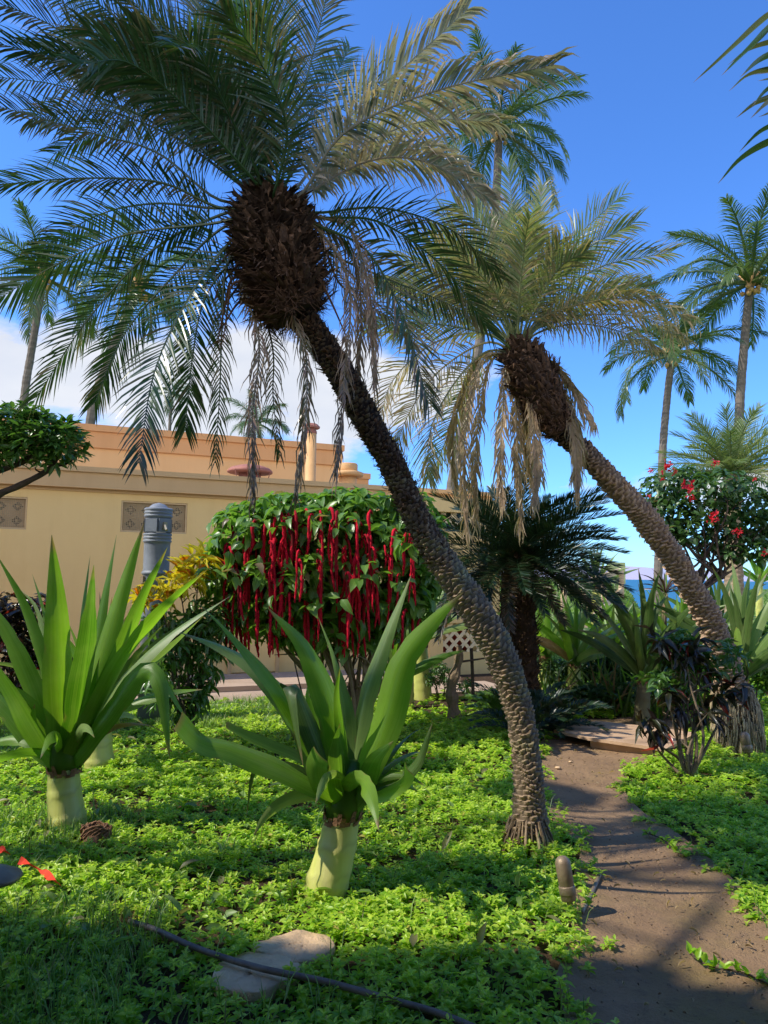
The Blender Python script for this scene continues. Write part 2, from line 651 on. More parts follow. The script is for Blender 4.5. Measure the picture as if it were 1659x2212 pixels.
M_crin_p = leaf_mat('pale_crinum_leaf', (.16, .26, .07), (.28, .36, .12), dry=(.4, .25, .13), trans=.35, rough=.4, stripes=True, rib=(.25, .35, .12))
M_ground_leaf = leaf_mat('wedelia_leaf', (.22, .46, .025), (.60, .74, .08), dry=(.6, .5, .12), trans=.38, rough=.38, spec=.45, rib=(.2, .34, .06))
M_grass = leaf_mat('grass_blade', (.10, .23, .04), (.28, .40, .11), trans=.35, rough=.45)
M_chen = leaf_mat('chenille_leaf', (.09, .22, .035), (.22, .38, .06), trans=.38, rough=.33, spec=.5, rib=(.25, .4, .1))
M_shrub = leaf_mat('shrub_leaf', (.05, .14, .025), (.13, .26, .05), trans=.28, rough=.3, spec=.6, rib=(.15, .28, .08))
M_jat = leaf_mat('jatropha_leaf', (.04, .10, .03), (.10, .19, .05), trans=.3, rough=.35, spec=.5)
M_croty = leaf_mat('yellow_croton_leaf', (.70, .58, .03), (.92, .78, .05), dry=(.85, .25, .02), trans=.45, rough=.35, edge=(.45, .50, .04), tcol=(1.2, 1.2, .7))
M_crotr = leaf_mat('red_croton_leaf', (.05, .03, .025), (.05, .06, .02), dry=(.42, .05, .02), trans=.2, rough=.3, spec=.6, tcol=(1.6, 1.2, .8))
M_red = solid_mat('red_catkin', (.70, .013, .045), (.38, .006, .02), scale=60, rough=.8, spec=.15, bump=1.0, bscale=260, bdist=.008, tint=True)
M_flower = leaf_mat('red_petal', (.75, .02, .04), (.8, .04, .05), trans=.35, tcol=(1.2, 1, 1))
M_trunk = solid_mat('palm_trunk', (.42, .31, .20), (.22, .155, .10), scale=14, rough=.9, bump=.6, bscale=60, tint=True, third=(.33, .32, .17))
M_trunk2 = solid_mat('pale_palm_trunk', (.50, .36, .24), (.30, .2, .13), scale=12, rough=.9, bump=.6, bscale=55, tint=True)
M_boot = solid_mat('dead_leaf_base', (.15, .085, .048), (.055, .032, .02), scale=18, rough=.9, bump=.5, tint=True)
M_root = solid_mat('aerial_root', (.66, .56, .38), (.36, .28, .17), scale=20, rough=.95, bump=.5, tint=True)
M_cocotr = solid_mat('coconut_trunk', (.22, .18, .15), (.13, .105, .09), scale=2, rough=.9, bump=.6, stretch=(1, 1, 5), tint=True)
M_bark = solid_mat('branch_bark', (.12, .085, .065), (.055, .04, .03), scale=15, rough=.85, bump=.5)
M_barkp = solid_mat('pale_branch_bark', (.30, .22, .14), (.17, .12, .075), scale=15, rough=.85, bump=.5)
M_stem = solid_mat('crinum_stem', (.64, .62, .17), (.50, .54, .12), scale=3, rough=.5, spec=.4, bump=.15, stretch=(6, 6, .7), bscale=8, third=(.66, .60, .25), tint=True)
M_stemd = solid_mat('dull_crinum_stem', (.16, .15, .07), (.10, .08, .045), scale=6, rough=.7, bump=.3)
M_sheath = solid_mat('dry_sheath', (.36, .19, .10), (.18, .09, .05), scale=20, rough=.9, bump=.5)
M_wall = solid_mat('tan_stucco', (.95, .665, .285), (.91, .625, .26), scale=1.5, rough=.9, bump=.18, bscale=40, bdist=.01)
def weathered(m, dark=.86, sc=1.0):
    nt = m.node_tree
    pb = [n for n in nt.nodes if n.type == 'BSDF_PRINCIPLED'][0]
    src = pb.inputs['Base Color'].links[0].from_socket
    geo = N(nt, 'ShaderNodeNewGeometry')
    mp = N(nt, 'ShaderNodeMapping'); mp.inputs['Scale'].default_value = (3.5 * sc, 3.5 * sc, .35 * sc)
    nt.links.new(geo.outputs['Position'], mp.inputs[0])
    n1 = noise(nt, 1, 6, mp.outputs[0], .7)
    n2 = noise(nt, .7, 5, geo.outputs['Position'], .6)
    n3 = noise(nt, 26, 2, geo.outputs['Position'], .5)
    k = mth(nt, 'MULTIPLY_ADD', n1, 2.6, -1.15, True)
    c = mixc(nt, mth(nt, 'MULTIPLY', k, .55), src, mixc(nt, 1.0, src, (dark, dark * .96, dark * .9), 'MULTIPLY'))
    c = mixc(nt, mth(nt, 'MULTIPLY_ADD', n2, 1.6, -.6, True), c, mixc(nt, 1.0, c, (.93, .93, .95), 'MULTIPLY'))
    c = mixc(nt, mth(nt, 'MULTIPLY_ADD', n3, 30, -24, True), c, mixc(nt, 1.0, c, (.6, .52, .45), 'MULTIPLY'))
    nt.links.new(c, pb.inputs['Base Color'])


weathered(M_wall)
M_frieze = solid_mat('tan_fascia', (.74, .48, .23), (.70, .45, .215), scale=1.5, rough=.85, bump=.1, bscale=40)
M_upper = solid_mat('orange_stucco', (.95, .55, .24), (.92, .52, .22), scale=1.2, rough=.9, bump=.12, bscale=40)
M_upfr = solid_mat('orange_fascia', (.86, .44, .18), (.82, .41, .165), scale=1.2, rough=.85, bump=.1, bscale=40)
weathered(M_frieze); weathered(M_upper, .9); weathered(M_upfr, .85)
M_roof = solid_mat('roof_gravel', (.35, .28, .2), (.28, .22, .16), scale=20, rough=.95)
M_dark = solid_mat('painted_shade', (.02, .018, .015), rough=.9, bump=0)  # near-black colour painted in for the shade behind openings
M_screen = solid_mat('wire_screen', (.62, .47, .28), rough=.6, metal=.2, bump=0)
M_block = solid_mat('breeze_block', (.72, .52, .28), (.62, .44, .24), scale=10)
M_rust = solid_mat('rusty_red_metal', (.42, .17, .12), (.30, .12, .09), scale=8, rough=.7, bump=.1)
M_tanmetal = solid_mat('tan_painted_metal', (.72, .42, .18), (.60, .34, .14), scale=5, rough=.6, bump=.1)
M_grey = solid_mat('grey_cast_metal', (.24, .26, .275), (.18, .195, .21), scale=12, rough=.55, spec=.5, bump=.35, bscale=150, bdist=.002)
M_brass = solid_mat('tarnished_brass', (.45, .38, .25), rough=.4, metal=.6, bump=0)
M_bronze = solid_mat('bronze_metal', (.36, .27, .17), (.24, .17, .11), scale=18, rough=.5, spec=.5, bump=.2, metal=.35)
M_lattice = solid_mat('cream_lattice', (.95, .76, .46), (.9, .7, .42), scale=5, rough=.7, bump=.1)
M_redthing = solid_mat('dull_red_plastic', (.42, .06, .03), rough=.5, bump=0)
M_conc = solid_mat('pink_concrete', (.52, .38, .27), (.43, .31, .22), scale=5, rough=.9, bump=.3, bscale=60, third=(.36, .26, .18))
M_slab = solid_mat('brown_slab', (.62, .42, .26), (.50, .32, .19), scale=4, rough=.85, bump=.35, bscale=70, stretch=(1, 4, 1), third=(.40, .26, .15))
M_stone = solid_mat('stepping_stone', (.80, .55, .31), (.64, .43, .25), scale=6, rough=.9, bump=.6, bscale=35, bdist=.02)
M_hose = solid_mat('weathered_hose', (.08, .065, .055), (.26, .20, .15), scale=4, rough=.5, bump=.2, stretch=(3, 3, 3))
M_redtape = solid_mat('red_tape', (.85, .08, .04), (.75, .06, .03), rough=.8, spec=.1, bump=0)
M_green = solid_mat('green_sign', (.01, .14, .10), rough=.4, bump=0)
M_white = solid_mat('white_paint', (.8, .78, .72), rough=.5, bump=0)
M_wood = solid_mat('new_timber', (.80, .60, .38), (.68, .5, .3), scale=4, rough=.7, stretch=(1, 1, 4), bump=.2)
M_signg = solid_mat('yellow_green_board', (.45, .52, .25), (.4, .47, .22), rough=.6)
M_debris = solid_mat('dry_litter', (.35, .25, .15), (.2, .13, .08), scale=20)
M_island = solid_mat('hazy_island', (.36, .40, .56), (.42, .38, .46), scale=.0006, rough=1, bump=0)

def ground_material():
    m, nt, o = new_mat('garden_soil_and_lawn')
    tc = N(nt, 'ShaderNodeTexCoord')
    geo = N(nt, 'ShaderNodeNewGeometry')
    sx = N(nt, 'ShaderNodeSeparateXYZ'); nt.links.new(geo.outputs['Position'], sx.inputs[0])
    n1 = noise(nt, 3, 8, geo.outputs['Position'], .7); n2 = noise(nt, 60, 5, geo.outputs['Position'], .7)
    soil = mixc(nt, mth(nt, 'MULTIPLY_ADD', n1, 2, -.5, True), (.085, .05, .032), (.05, .032, .02))
    soil = mixc(nt, mth(nt, 'MULTIPLY_ADD', n2, 3, -1.2, True), soil, (.13, .085, .05))
    g1 = noise(nt, 1.3, 6, geo.outputs['Position'], .7)
    lawn = mixc(nt, g1, (.10, .22, .03), (.22, .34, .05))
    k = mth(nt, 'MULTIPLY_ADD', sx.outputs[1], .5, -6.5, True)
    c = mixc(nt, k, soil, lawn)
    pb = N(nt, 'ShaderNodeBsdfPrincipled'); pb.inputs['Roughness'].default_value = .95
    pb.inputs['Specular IOR Level'].default_value = .1
    nt.links.new(c, pb.inputs['Base Color'])
    bp = N(nt, 'ShaderNodeBump'); bp.inputs['Strength'].default_value = .8; bp.inputs['Distance'].default_value = .03
    nt.links.new(n2, bp.inputs['Height']); nt.links.new(bp.outputs[0], pb.inputs['Normal'])
    nt.links.new(pb.outputs[0], o.inputs[0])
    return m

def path_material():
    m, nt, o = new_mat('packed_dirt')
    geo = N(nt, 'ShaderNodeNewGeometry')
    ps = geo.outputs['Position']
    n1 = noise(nt, 1.7, 7, ps, .6); n2 = noise(nt, 75, 6, ps, .75); n3 = noise(nt, 14, 5, ps, .7)
    c = mixc(nt, mth(nt, 'MULTIPLY_ADD', n1, 3, -1.0, True), (.42, .27, .15), (.27, .17, .095))
    c = mixc(nt, mth(nt, 'MULTIPLY_ADD', noise(nt, 1.1, 4, ps), 4, -2.1, True), c, (.30, .23, .08))
    c = mixc(nt, mth(nt, 'MULTIPLY_ADD', n2, 4, -2.2, True), c, (.13, .08, .055))
    c = mixc(nt, mth(nt, 'MULTIPLY_ADD', n3, 3, -1.5, True), c, (.21, .14, .09))
    pb = N(nt, 'ShaderNodeBsdfPrincipled'); pb.inputs['Roughness'].default_value = .95
    pb.inputs['Specular IOR Level'].default_value = .15
    nt.links.new(c, pb.inputs['Base Color'])
    bp = N(nt, 'ShaderNodeBump'); bp.inputs['Strength'].default_value = 1; bp.inputs['Distance'].default_value = .012
    nt.links.new(mth(nt, 'ADD', n2, mth(nt, 'MULTIPLY', n3, 1.5)), bp.inputs['Height']); nt.links.new(bp.outputs[0], pb.inputs['Normal'])
    nt.links.new(pb.outputs[0], o.inputs[0])
    return m

def sea_material():
    m, nt, o = new_mat('sea_water')
    geo = N(nt, 'ShaderNodeNewGeometry')
    mp = N(nt, 'ShaderNodeMapping'); mp.inputs['Scale'].default_value = (.05, .16, .1)
    nt.links.new(geo.outputs['Position'], mp.inputs[0])
    n1 = noise(nt, 1, 8, mp.outputs[0], .7)
    c = mixc(nt, n1, (.01, .09, .20), (.03, .20, .30))
    c = mixc(nt, mth(nt, 'MULTIPLY_ADD', n1, 14, -9.3, True), c, (.8, .85, .85))
    pb = N(nt, 'ShaderNodeBsdfPrincipled'); pb.inputs['Roughness'].default_value = .5
    pb.inputs['Specular IOR Level'].default_value = .25
    nt.links.new(c, pb.inputs['Base Color'])
    nt.links.new(pb.outputs[0], o.inputs[0])
    return m

M_ground, M_path, M_sea = ground_material(), path_material(), sea_material()

# ------------------------------------------------------------------ terrain, sea
def sstep(a, b, x):
    t = max(0, min(1, (x - a) / (b - a)))
    return t * t * (3 - 2 * t)

def terrain_h(x, y):
    h = 0
    if y > 13:
        k = sstep(14, 27, y)
        q = x / y
        left = 1 - sstep(.315, .37, q)
        right = sstep(.44, .50, q)
        m = left * 1.42 + right * 1.15 - .5 * (1 - left) * (1 - right)
        m += .12 * math.sin(x * .6 + y * .2)* (left)
        h = k * m
        h -= sstep(31, 44, y) * 6
    h -= sstep(80, 120, abs(x)) * 0
    return h

xs = sorted(set([-140, -90, -60, -40, -30] + [round(-20 + .8 * i, 2) for i in range(70)] + [45, 60, 90, 140]))
ys = sorted(set([-30, -10, 0, 5, 10, 12] + [round(13 + .7 * i, 2) for i in range(48)]))
mb = MB()
mb.add([(x, y, terrain_h(x, y)) for y in ys for x in xs],
       [(j * len(xs) + i, j * len(xs) + i + 1, (j + 1) * len(xs) + i + 1, (j + 1) * len(xs) + i) for j in range(len(ys) - 1) for i in range(len(xs) - 1)])
structure(mb.build('ground', M_ground, smooth=True))
mb = MB()
S_ = 30000
mb.add([(-S_, 40, -4), (S_, 40, -4), (S_, S_, -4), (-S_, S_, -4)], [(0, 1, 2, 3)])
structure(mb.build('sea', M_sea))
mb = MB()
vs = []; fs = []
nn = 60
for i in range(nn + 1):
    t = i / nn
    x = -6000 + 17000 * t
    hz = 300 * (sstep(0, .25, t) * (1 - sstep(.62, 1, t))) * (1 + .12 * math.sin(t * 17) + .06 * math.sin(t * 41)) + 5
    vs += [(x, 15000, -5), (x, 15800, hz)]
for i in range(nn):
    fs.append((2 * i, 2 * i + 2, 2 * i + 3, 2 * i + 1))
mb.add(vs, fs)
structure(mb.build('hills', M_island, smooth=True))

# path
PL = [(1300, 2330), (1262, 2212), (1240, 2130), (1262, 2050), (1262, 1960), (1262, 1900), (1270, 1840), (1215, 1790), (1190, 1740), (1165, 1690), (1165, 1650), (1195, 1600), (1230, 1560)]
PR = [(1900, 2330), (1780, 2200), (1680, 2060), (1600, 1960), (1520, 1870), (1450, 1810), (1370, 1760), (1335, 1710), (1350, 1675), (1400, 1645), (1440, 1610), (1470, 1560), (1480, 1540)]
lp = [G(*p) for p in spline([V((a, b, 0)) for a, b in PL], 40) for p in [(p.x, p.y)]]
rp = [G(*p) for p in spline([V((a, b, 0)) for a, b in PR], 40) for p in [(p.x, p.y)]]
mb = MB()
vs = []
K = 10
for i in range(40):
    for j in range(K + 1):
        a = lp[i] + (lp[i] - rp[i]) * .08; b = rp[i] + (rp[i] - lp[i]) * .08
        p = a.lerp(b, j / K)
        vs.append((p.x, p.y, .006 + (.022 * ((abs(j - K / 2) / (K / 2)) ** 2)) + .006 * math.sin(p.x * 7 + p.y * 5)))
mb.add(vs, [(i * (K + 1) + j, i * (K + 1) + j + 1, (i + 1) * (K + 1) + j + 1, (i + 1) * (K + 1) + j) for i in range(39) for j in range(K)])
structure(mb.build('dirt_path', M_path, smooth=True))
path_poly = [(p.x, p.y) for p in lp] + [(p.x, p.y) for p in rp[::-1]]

# ------------------------------------------------------------------ building frame
W0 = G(500, 1470)
UD = V((.928, .372, 0)).normalized()
ND = V((.372, -.928, 0)).normalized()
BR = Matrix((UD, ND, V((0, 0, 1)))).transposed()

def wp(u, n, z):
    return W0 + UD * u + ND * n + V((0, 0, z))

def wbox(mb, u0, u1, n0, n1, z0, z1, cs=(0, 0, 0, 0)):
    mb.box(wp((u0 + u1) / 2, (n0 + n1) / 2, (z0 + z1) / 2), (abs(u1 - u0), abs(n1 - n0), abs(z1 - z0)), BR, cs)

def WU(x, y, n=0):
    d = ray(x, y)
    o = CAM - (W0 + ND * n)
    t = -o.dot(ND) / d.dot(ND)
    p = CAM + d * t - W0
    return p.dot(UD), p.z

bd = thing('service_building', 'low tan stucco building with flat roof and an orange upper storey behind the shrubs', 'building', W0)
vL = (WU(-60, 1072)[0], WU(59, 1100)[0], WU(59, 1144)[1], WU(59, 1074)[1])
vR = (WU(262, 1100)[0], WU(405, 1100)[0], WU(330, 1151)[1], WU(330, 1084)[1])
TOP = 3.06
UE = 4.3
mb = MB()
edges = [(-14, vL[0], None), (vL[0], vL[1], vL), (vL[1], vR[0], None), (vR[0], vR[1], vR), (vR[1], UE, None)]
for u0, u1, v in edges:
    if v is None:
        wbox(mb, u0, u1, -.2, 0, 0, TOP - .30)
    else:
        wbox(mb, u0, u1, -.2, 0, 0, v[2]); wbox(mb, u0, u1, -.2, 0, v[3], TOP - .30)
wbox(mb, UE - .2, UE, -4.0, -.2, 0, TOP - .30)
mb.build('wall', M_wall, bd)
mb = MB()
wbox(mb, -14, UE + .1, -.2, .10, TOP - .30, TOP - .075)
wbox(mb, -14, UE + .13, -.2, .135, TOP - .075, TOP)
wbox(mb, -14, UE + .02, -.18, .022, TOP - .345, TOP - .302)
for q in range(9):
    wbox(mb, -8 + q * 1.6, -7.985 + q * 1.6, 0, .024, TOP - .346, TOP - .301)
mb.build('fascia', M_frieze, bd)
mb = MB()
wbox(mb, -14, UE, -4.0, -.2, TOP - .2, TOP - .08)
mb.build('roof', M_roof, bd)

def vent(v):
    mbf = MB()
    u0, u1, z0, z1 = v
    fr = .025
    wbox(mbf, u0 + .002, u0 + fr, -.15, -.01, z0 + .002, z1 - .002); wbox(mbf, u1 - fr, u1 - .002, -.15, -.01, z0 + .002, z1 - .002)
    wbox(mbf, u0 + fr, u1 - fr, -.15, -.01, z0 + .002, z0 + fr); wbox(mbf, u0 + fr, u1 - fr, -.15, -.01, z1 - fr, z1 - .002)
    f = mbf.build('vent', M_block, bd)
    mbd = MB(); wbox(mbd, u0, u1, -.19, -.155, z0, z1)  # flat dark panel stands in for the shade inside the vent
    mbd.build('recess_shade_panel', M_dark, f)
    # block pattern: crossing ribs and diamonds
    m2 = MB()
    a, b, c, d = u0 + fr, u1 - fr, z0 + fr, z1 - fr
    nb = max(2, round((b - a) / .24)); s = (b - a) / nb
    for i in range(nb + 1):
        wbox(m2, a + i * s - .016, a + i * s + .016, -.14, -.10, c, d)
    for i in range(3):
        zz = c + (d - c) * i / 2
        wbox(m2, a, b, -.138, -.102, zz - .016, zz + .016)
    for i in range(nb):
        for j in range(2):
            cu = a + (i + .5) * s; cz = c + (d - c) * (j + .5) / 2
            hz = (d - c) / 4
            for sx_, sz_ in ((1, 1), (1, -1), (-1, 1), (-1, -1)):
                p = wp(cu + sx_ * s * .30, -.12, cz + sz_ * hz * .62)
                ang = math.atan2(hz, s * .5) * sx_ * sz_
                m2.box(p, (.15, .034, .075), BR @ Matrix.Rotation(ang, 3, 'Y'))
            m2.box(wp(cu, -.12, cz), (.035, .03, .035), BR @ Matrix.Rotation(PI / 4, 3, 'Y'))
    m2.build('breeze_block', M_block, f)
    m3 = MB()
    k = int((b - a) / .023)
    for i in range(1, k):
        uu = a + (b - a) * i / k
        wbox(m3, uu - .0034, uu + .0034, -.032, -.028, c, d)
    k = int((d - c) / .023)
    for i in range(1, k):
        zz = c + (d - c) * i / k
        wbox(m3, a, b, -.0345, -.0325, zz - .0034, zz + .0034)
    m3.build('screen', M_screen, f)

vent(vL); vent(vR)
# upper storey
mb = MB()
n_up = -3.2
uz = 4.27
uR = WU(735, 1000, n_up)[0]
uL = -16
wbox(mb, uL, uR, n_up - 5, n_up, TOP - .08, uz - .42)
mb.build('upper_wall', M_upper, bd)
mb = MB()
wbox(mb, uL, uR + .03, n_up - 5, n_up + .05, uz - .42, uz - .12)
wbox(mb, uL, uR + .06, n_up - 5, n_up + .09, uz - .12, uz)
mb.build('upper_fascia', M_upfr, bd)
mb = MB()
wbox(mb, uR, uR + .75, n_up - 4, n_up - .3, TOP - .08, uz - .62)
wbox(mb, uR, uR + .78, n_up - 4, n_up - .26, uz - .62, uz - .5)
mb.build('low_parapet', M_upfr, bd)
# ladder guard / louvre
mb = MB()
ul, zl = WU(150, 1005, -1.2)
for i in range(14):
    wbox(mb, ul - .35 + i * .06, ul - .325 + i * .06, -1.25, -1.15, TOP - .08, TOP + .16)
mb.build('louvre', M_tanmetal, bd)
# door
ud0, ud1 = WU(507, 1200)[0], WU(600, 1200)[0]
zt = WU(550, 1126)[1]
mb = MB()
wbox(mb, ud0, ud1, 0.002, .03, .12, zt - .05)
dr = mb.build('door', M_wall, bd)
mb = MB()
wbox(mb, ud0 - .06, ud0 - .002, .002, .045, 0.1, zt); wbox(mb, ud1 + .002, ud1 + .06, .002, .045, 0.1, zt); wbox(mb, ud0 - .002, ud1 + .002, .002, .045, zt - .048, zt)
mb.build('frame', M_frieze, dr)
mb = MB(); mb.lathe(wp(ud0 + .1, .06, 1.0), [(.03, -.02), (.035, 0), (.02, .02)], 12, BR @ Matrix.Rotation(PI / 2, 3, 'X')); mb.build('handle', M_brass, dr)
# restroom sign
u0, z0 = WU(424, 1216); u1, z1 = WU(462, 1190)
sg = thing('restroom_sign', 'small green sign with white figures on the tan wall left of the red tassel shrub', 'sign', wp((u0 + u1) / 2, .01, z0))
mb = MB(); wbox(mb, u0, u1, .003, .018, z0 - .05, z1); mb.build('sign_panel', M_green, sg)
for cu in (u0 + .085, u0 + .18):
    mb = MB()
    mb.lathe(wp(cu, .021, z1 - .045), [(.016, -.002), (.016, .002)], 12, BR @ Matrix.Rotation(PI / 2, 3, 'X'))
    wbox(mb, cu - .022, cu + .022, .019, .023, z1 - .125, z1 - .066)
    wbox(mb, cu - .014, cu - .003, .019, .023, z1 - .19, z1 - .125); wbox(mb, cu + .003, cu + .014, .019, .023, z1 - .19, z1 - .125)
    mb.build('figure', M_white, sg)
# roof furniture
nv = -1.3
u, z = WU(540, 1022, nv)
rv_ = thing('mushroom_vent', 'wide reddish mushroom vent with flat domed hood on the low roof', 'roof vent', wp(u, nv, TOP - .08))
mb = MB(); mb.lathe(wp(u, nv, TOP - .08), [(.24, 0), (.24, .06), (.2, .06), (.2, .22), (.24, .24)], 28); mb.build('base', M_rust, rv_, True)
mb = MB(); hz_ = WU(540, 1019, nv)[1]
mb = MB(); mb.lathe(wp(u, nv, TOP - .08), [(.19, 0), (.19, hz_ - TOP + .08)], 20); mb.build('neck', M_rust, rv_, True)
mb = MB(); mb.lathe(wp(u, nv, hz_), [(.36, -.03), (.385, -.02), (.385, .01), (.33, .06), (.2, .10), (.06, .115), (0.001, .117)], 36); mb.build('hood', M_rust, rv_, True)
for s in (-1, -.3, .3, 1):
    mb = MB(); mb.tube([wp(u + s * .22, nv + .2, TOP - .07), wp(u + s * .3, nv + .25, hz_)], .008, 5)
    mb.build('strut', M_rust, rv_)
nv = -1.0
u, z = WU(671, 1000, nv); _, zt2 = WU(675, 926, nv)
ch = thing('flue_pipe', 'tall round orange flue pipe with rusty cap on the low roof', 'flue', wp(u, nv, TOP - .08))
mb = MB(); mb.lathe(wp(u, nv, TOP - .08), [(.115, 0), (.115, .05), (.092, .06), (.092, zt2 - TOP)], 24); mb.build('pipe', M_tanmetal, ch, True)
mb = MB(); mb.lathe(wp(u, nv, zt2 - .09), [(.098, 0), (.098, .04), (.085, .05), (.085, .09)], 16)
mb.lathe(wp(u, nv, zt2 + .03), [(.145, -.03), (.15, 0), (.10, .05), (.05, .06)], 8); mb.build('cap', M_rust, ch)
u, z = WU(752, 1010, -1.4)
rv2 = thing('round_vent', 'squat tan stepped round vent at the right end of the low roof', 'roof vent', wp(u, -1.4, TOP - .08))
mb = MB(); mb.lathe(wp(u, -1.4, TOP - .08), [(.2, 0), (.2, .1), (.27, .1), (.285, .13), (.285, .17), (.25, .2), (.18, .23)], 28); mb.build('base', M_tanmetal, rv2, True)
mb = MB(); hz_ = WU(752, 1018, -1.4)[1]
mb = MB(); mb.lathe(wp(u, -1.4, TOP - .08), [(.16, 0), (.16, hz_ - TOP + .08)], 20); mb.build('neck', M_tanmetal, rv2, True)
mb = MB(); mb.lathe(wp(u, -1.4, hz_ - .1), [(.2, 0), (.27, 0), (.285, .03), (.285, .07), (.2, .1)], 28); mb.build('flange', M_tanmetal, rv2, True)
mb = MB(); mb.lathe(wp(u, -1.4, hz_), [(.17, 0), (.175, .02), (.175, .12), (.16, .14), (0.01, .15)], 28); mb.build('cap', M_tanmetal, rv2, True)
# concrete walk
mb = MB()
wbox(mb, -14, 3.2, .01, 1.25, -.05, .10)
structure(mb.build('concrete_walk', M_conc))
mb = MB()
wbox(mb, -14, 3.6, 1.25, 2.1, -.05, .03)
structure(mb.build('pavement', M_conc))

# lattice wall
un0, un1 = WU(925, 1300, .25)[0], WU(1075, 1300, .25)[0]
lw = thing('lattice_wall', 'tan screen wall with cream diamond lattice openings behind the leaning palm', 'wall', wp((un0 + un1) / 2, .25, 0))
zz = [0, WU(990, 1408, .25)[1], WU(990, 1345, .25)[1], WU(990, 1142, .25)[1], WU(990, 1108, .25)[1], WU(990, 1078, .25)[1]]
pu0 = WU(953, 1380, .25)[0]; pu1 = WU(1045, 1380, .25)[0]
tu0 = WU(918, 1120, .25)[0]; tu1 = WU(1020, 1120, .25)[0]
mb = MB()
wbox(mb, un0, un1, .2, .32, 0, zz[1])
wbox(mb, un0, pu0, .2, .32, zz[1], zz[2]); wbox(mb, pu1, un1, .2, .32, zz[1], zz[2])
wbox(mb, un0, un1, .2, .32, zz[2], zz[3])
wbox(mb, un0 - .5, un1, .18, .34, zz[4], zz[5])
wbox(mb, tu1, un1, .2, .32, zz[3], zz[4])
mb.build('wall', M_wall, lw)

def lattice(u0, u1, z0, z1, dn):
    m = MB()
    h = z1 - z0
    s = .19
    k = int((u1 - u0 + h) / s) + 1
    for i in range(-1, k + 1):
        for sg_ in (1, -1):
            # clip strip to rect
            a = u0 - h + i * s
            pts = []
            ua, za, ub, zb = a, z0, a + h, z1
            if ua < u0: za += (u0 - ua); ua = u0
            if ub > u1: zb -= (ub - u1); ub = u1
            if ub - ua < .02: continue
            if sg_ < 0:
                za, zb = z0 + z1 - za, z0 + z1 - zb
            c = wp((ua + ub) / 2, dn + (.006 if sg_ > 0 else -.006), (za + zb) / 2)
            ln = math.hypot(ub - ua, zb - za)
            m.box(c, (ln, .010, .055), BR @ Matrix.Rotation(-math.atan2(zb - za, ub - ua), 3, 'Y').inverted() if False else BR @ Matrix.Rotation((-1) * math.atan2(zb - za, ub - ua) * -1, 3, 'Y') if False else BR @ Matrix.Rotation(lat_sign * math.atan2(zb - za, ub - ua), 3, 'Y'))
    m.build('lattice', M_lattice, lw)

# sign so that +u,+z direction is followed in the (possibly left handed) wall frame
_t = (BR @ Matrix.Rotation(.5, 3, 'Y')) @ V((1, 0, 0))
lat_sign = 1 if _t.z > 0 else -1
lattice(pu0, pu1, zz[1], zz[2], .26)
lattice(tu0 - .2, tu1, zz[3], zz[4], .26)
mb = MB(); wbox(mb, un0 - .3, un1 - .02, .10, .13, zz[3] - .1, zz[5] - .1); mb.build('shade_backing', M_dark, lw)  # dark sheet added behind the upper lattice as the shade in its holes
for i, (a, b) in enumerate(((965, 1385), (985, 1360), (1003, 1380))):
    u, z = WU(a, b, .0)
    o = thing('storage_tub', ['low dull red tub behind the lattice, left', 'dull red tub behind the lattice, standing highest of three', 'dull red tub behind the lattice nearest the leaning trunk'][i], 'tub', wp(u, 0, 0), 'red tubs behind the lattice')
    mb = MB(); mb.lathe(wp(u, 0, 0), [(.08, 0), (.09, .02), (.105, z), (.115, z), (.115, z + .03), (.1, z + .03), (.09, z - .05)], 18); mb.build('body', M_redthing, o, True)

# ------------------------------------------------------------------ bollard
pb_ = P(343, 1100, 8.0)
bx, by = pb_.x, pb_.y
zt = P(345, 1086, 8.0).z
bo = thing('light_bollard', 'tall grey ribbed domed bollard light in front of the tan wall vent', 'bollard', (bx, by, 0))
r = 29 / 1597 * 8.0

def ribs(z, n, s, rr, d=.012):
    out = []
    for i in range(n):
        out += [(rr, z - s * i), (rr + d, z - s * i - s * .3), (rr + d, z - s * i - s * .7), (rr, z - s * (i + 1))]
    return out

def zz_(y):
    return P(343, y, 8.0).z

prof = [(0.001, zt), (r * .45, zt - .02), (r * .8, zt - .065), (r * .95, zt - .11)]
prof += ribs(zz_(1098), 3, .035, r * .95)
prof += [(r * .93, zz_(1120))]
mb = MB(); mb.lathe((bx, by, 0), prof[::-1], 40); mb.build('dome_cap', M_grey, bo, True)
mb = MB(); mb.lathe((bx, by, 0), ([(r * .92, zz_(1119)), (r * .92, zz_(1152))] + ribs(zz_(1152), 3, .035, r * .95) + [(r * .94, zz_(1178)), (r * .94, zz_(1232))] + ribs(zz_(1234), 1, .04, r * .96) + [(r * .9, zz_(1245)), (r * .9, zz_(1300)), (r * .9, .0)])[::-1], 40)
mb.build('post', M_grey, bo, True)
mb = MB()
for k in range(6):
    a = k * PI / 3 + .3
    rot = Matrix.Rotation(a, 3, 'Z')
    mb.box(V((bx, by, (zz_(1122) + zz_(1150)) / 2)) + rot @ V((r * .86, 0, 0)), (.04, r * .93, zz_(1122) - zz_(1150)), rot)
mb.build('light_panel', M_grey, bo)
mb = MB()
q = V((bx + r * .72, by - r * .72, zz_(1137)))
mb.box(q, (.045, .03, .08), Matrix.Rotation(R(45), 3, 'Z')); mb.tube([q, q + V((.02, -.05, .0)), q + V((.045, -.08, -.05))], [.013, .014, .016], 8)
mb.build('tap', M_brass, bo)
mb = MB(); mb.box((bx - r * .8, by - r * .55, zz_(1262)), (.02, .08, .17), Matrix.Rotation(R(35), 3, 'Z')); mb.build('cover_plate', M_bronze, bo)

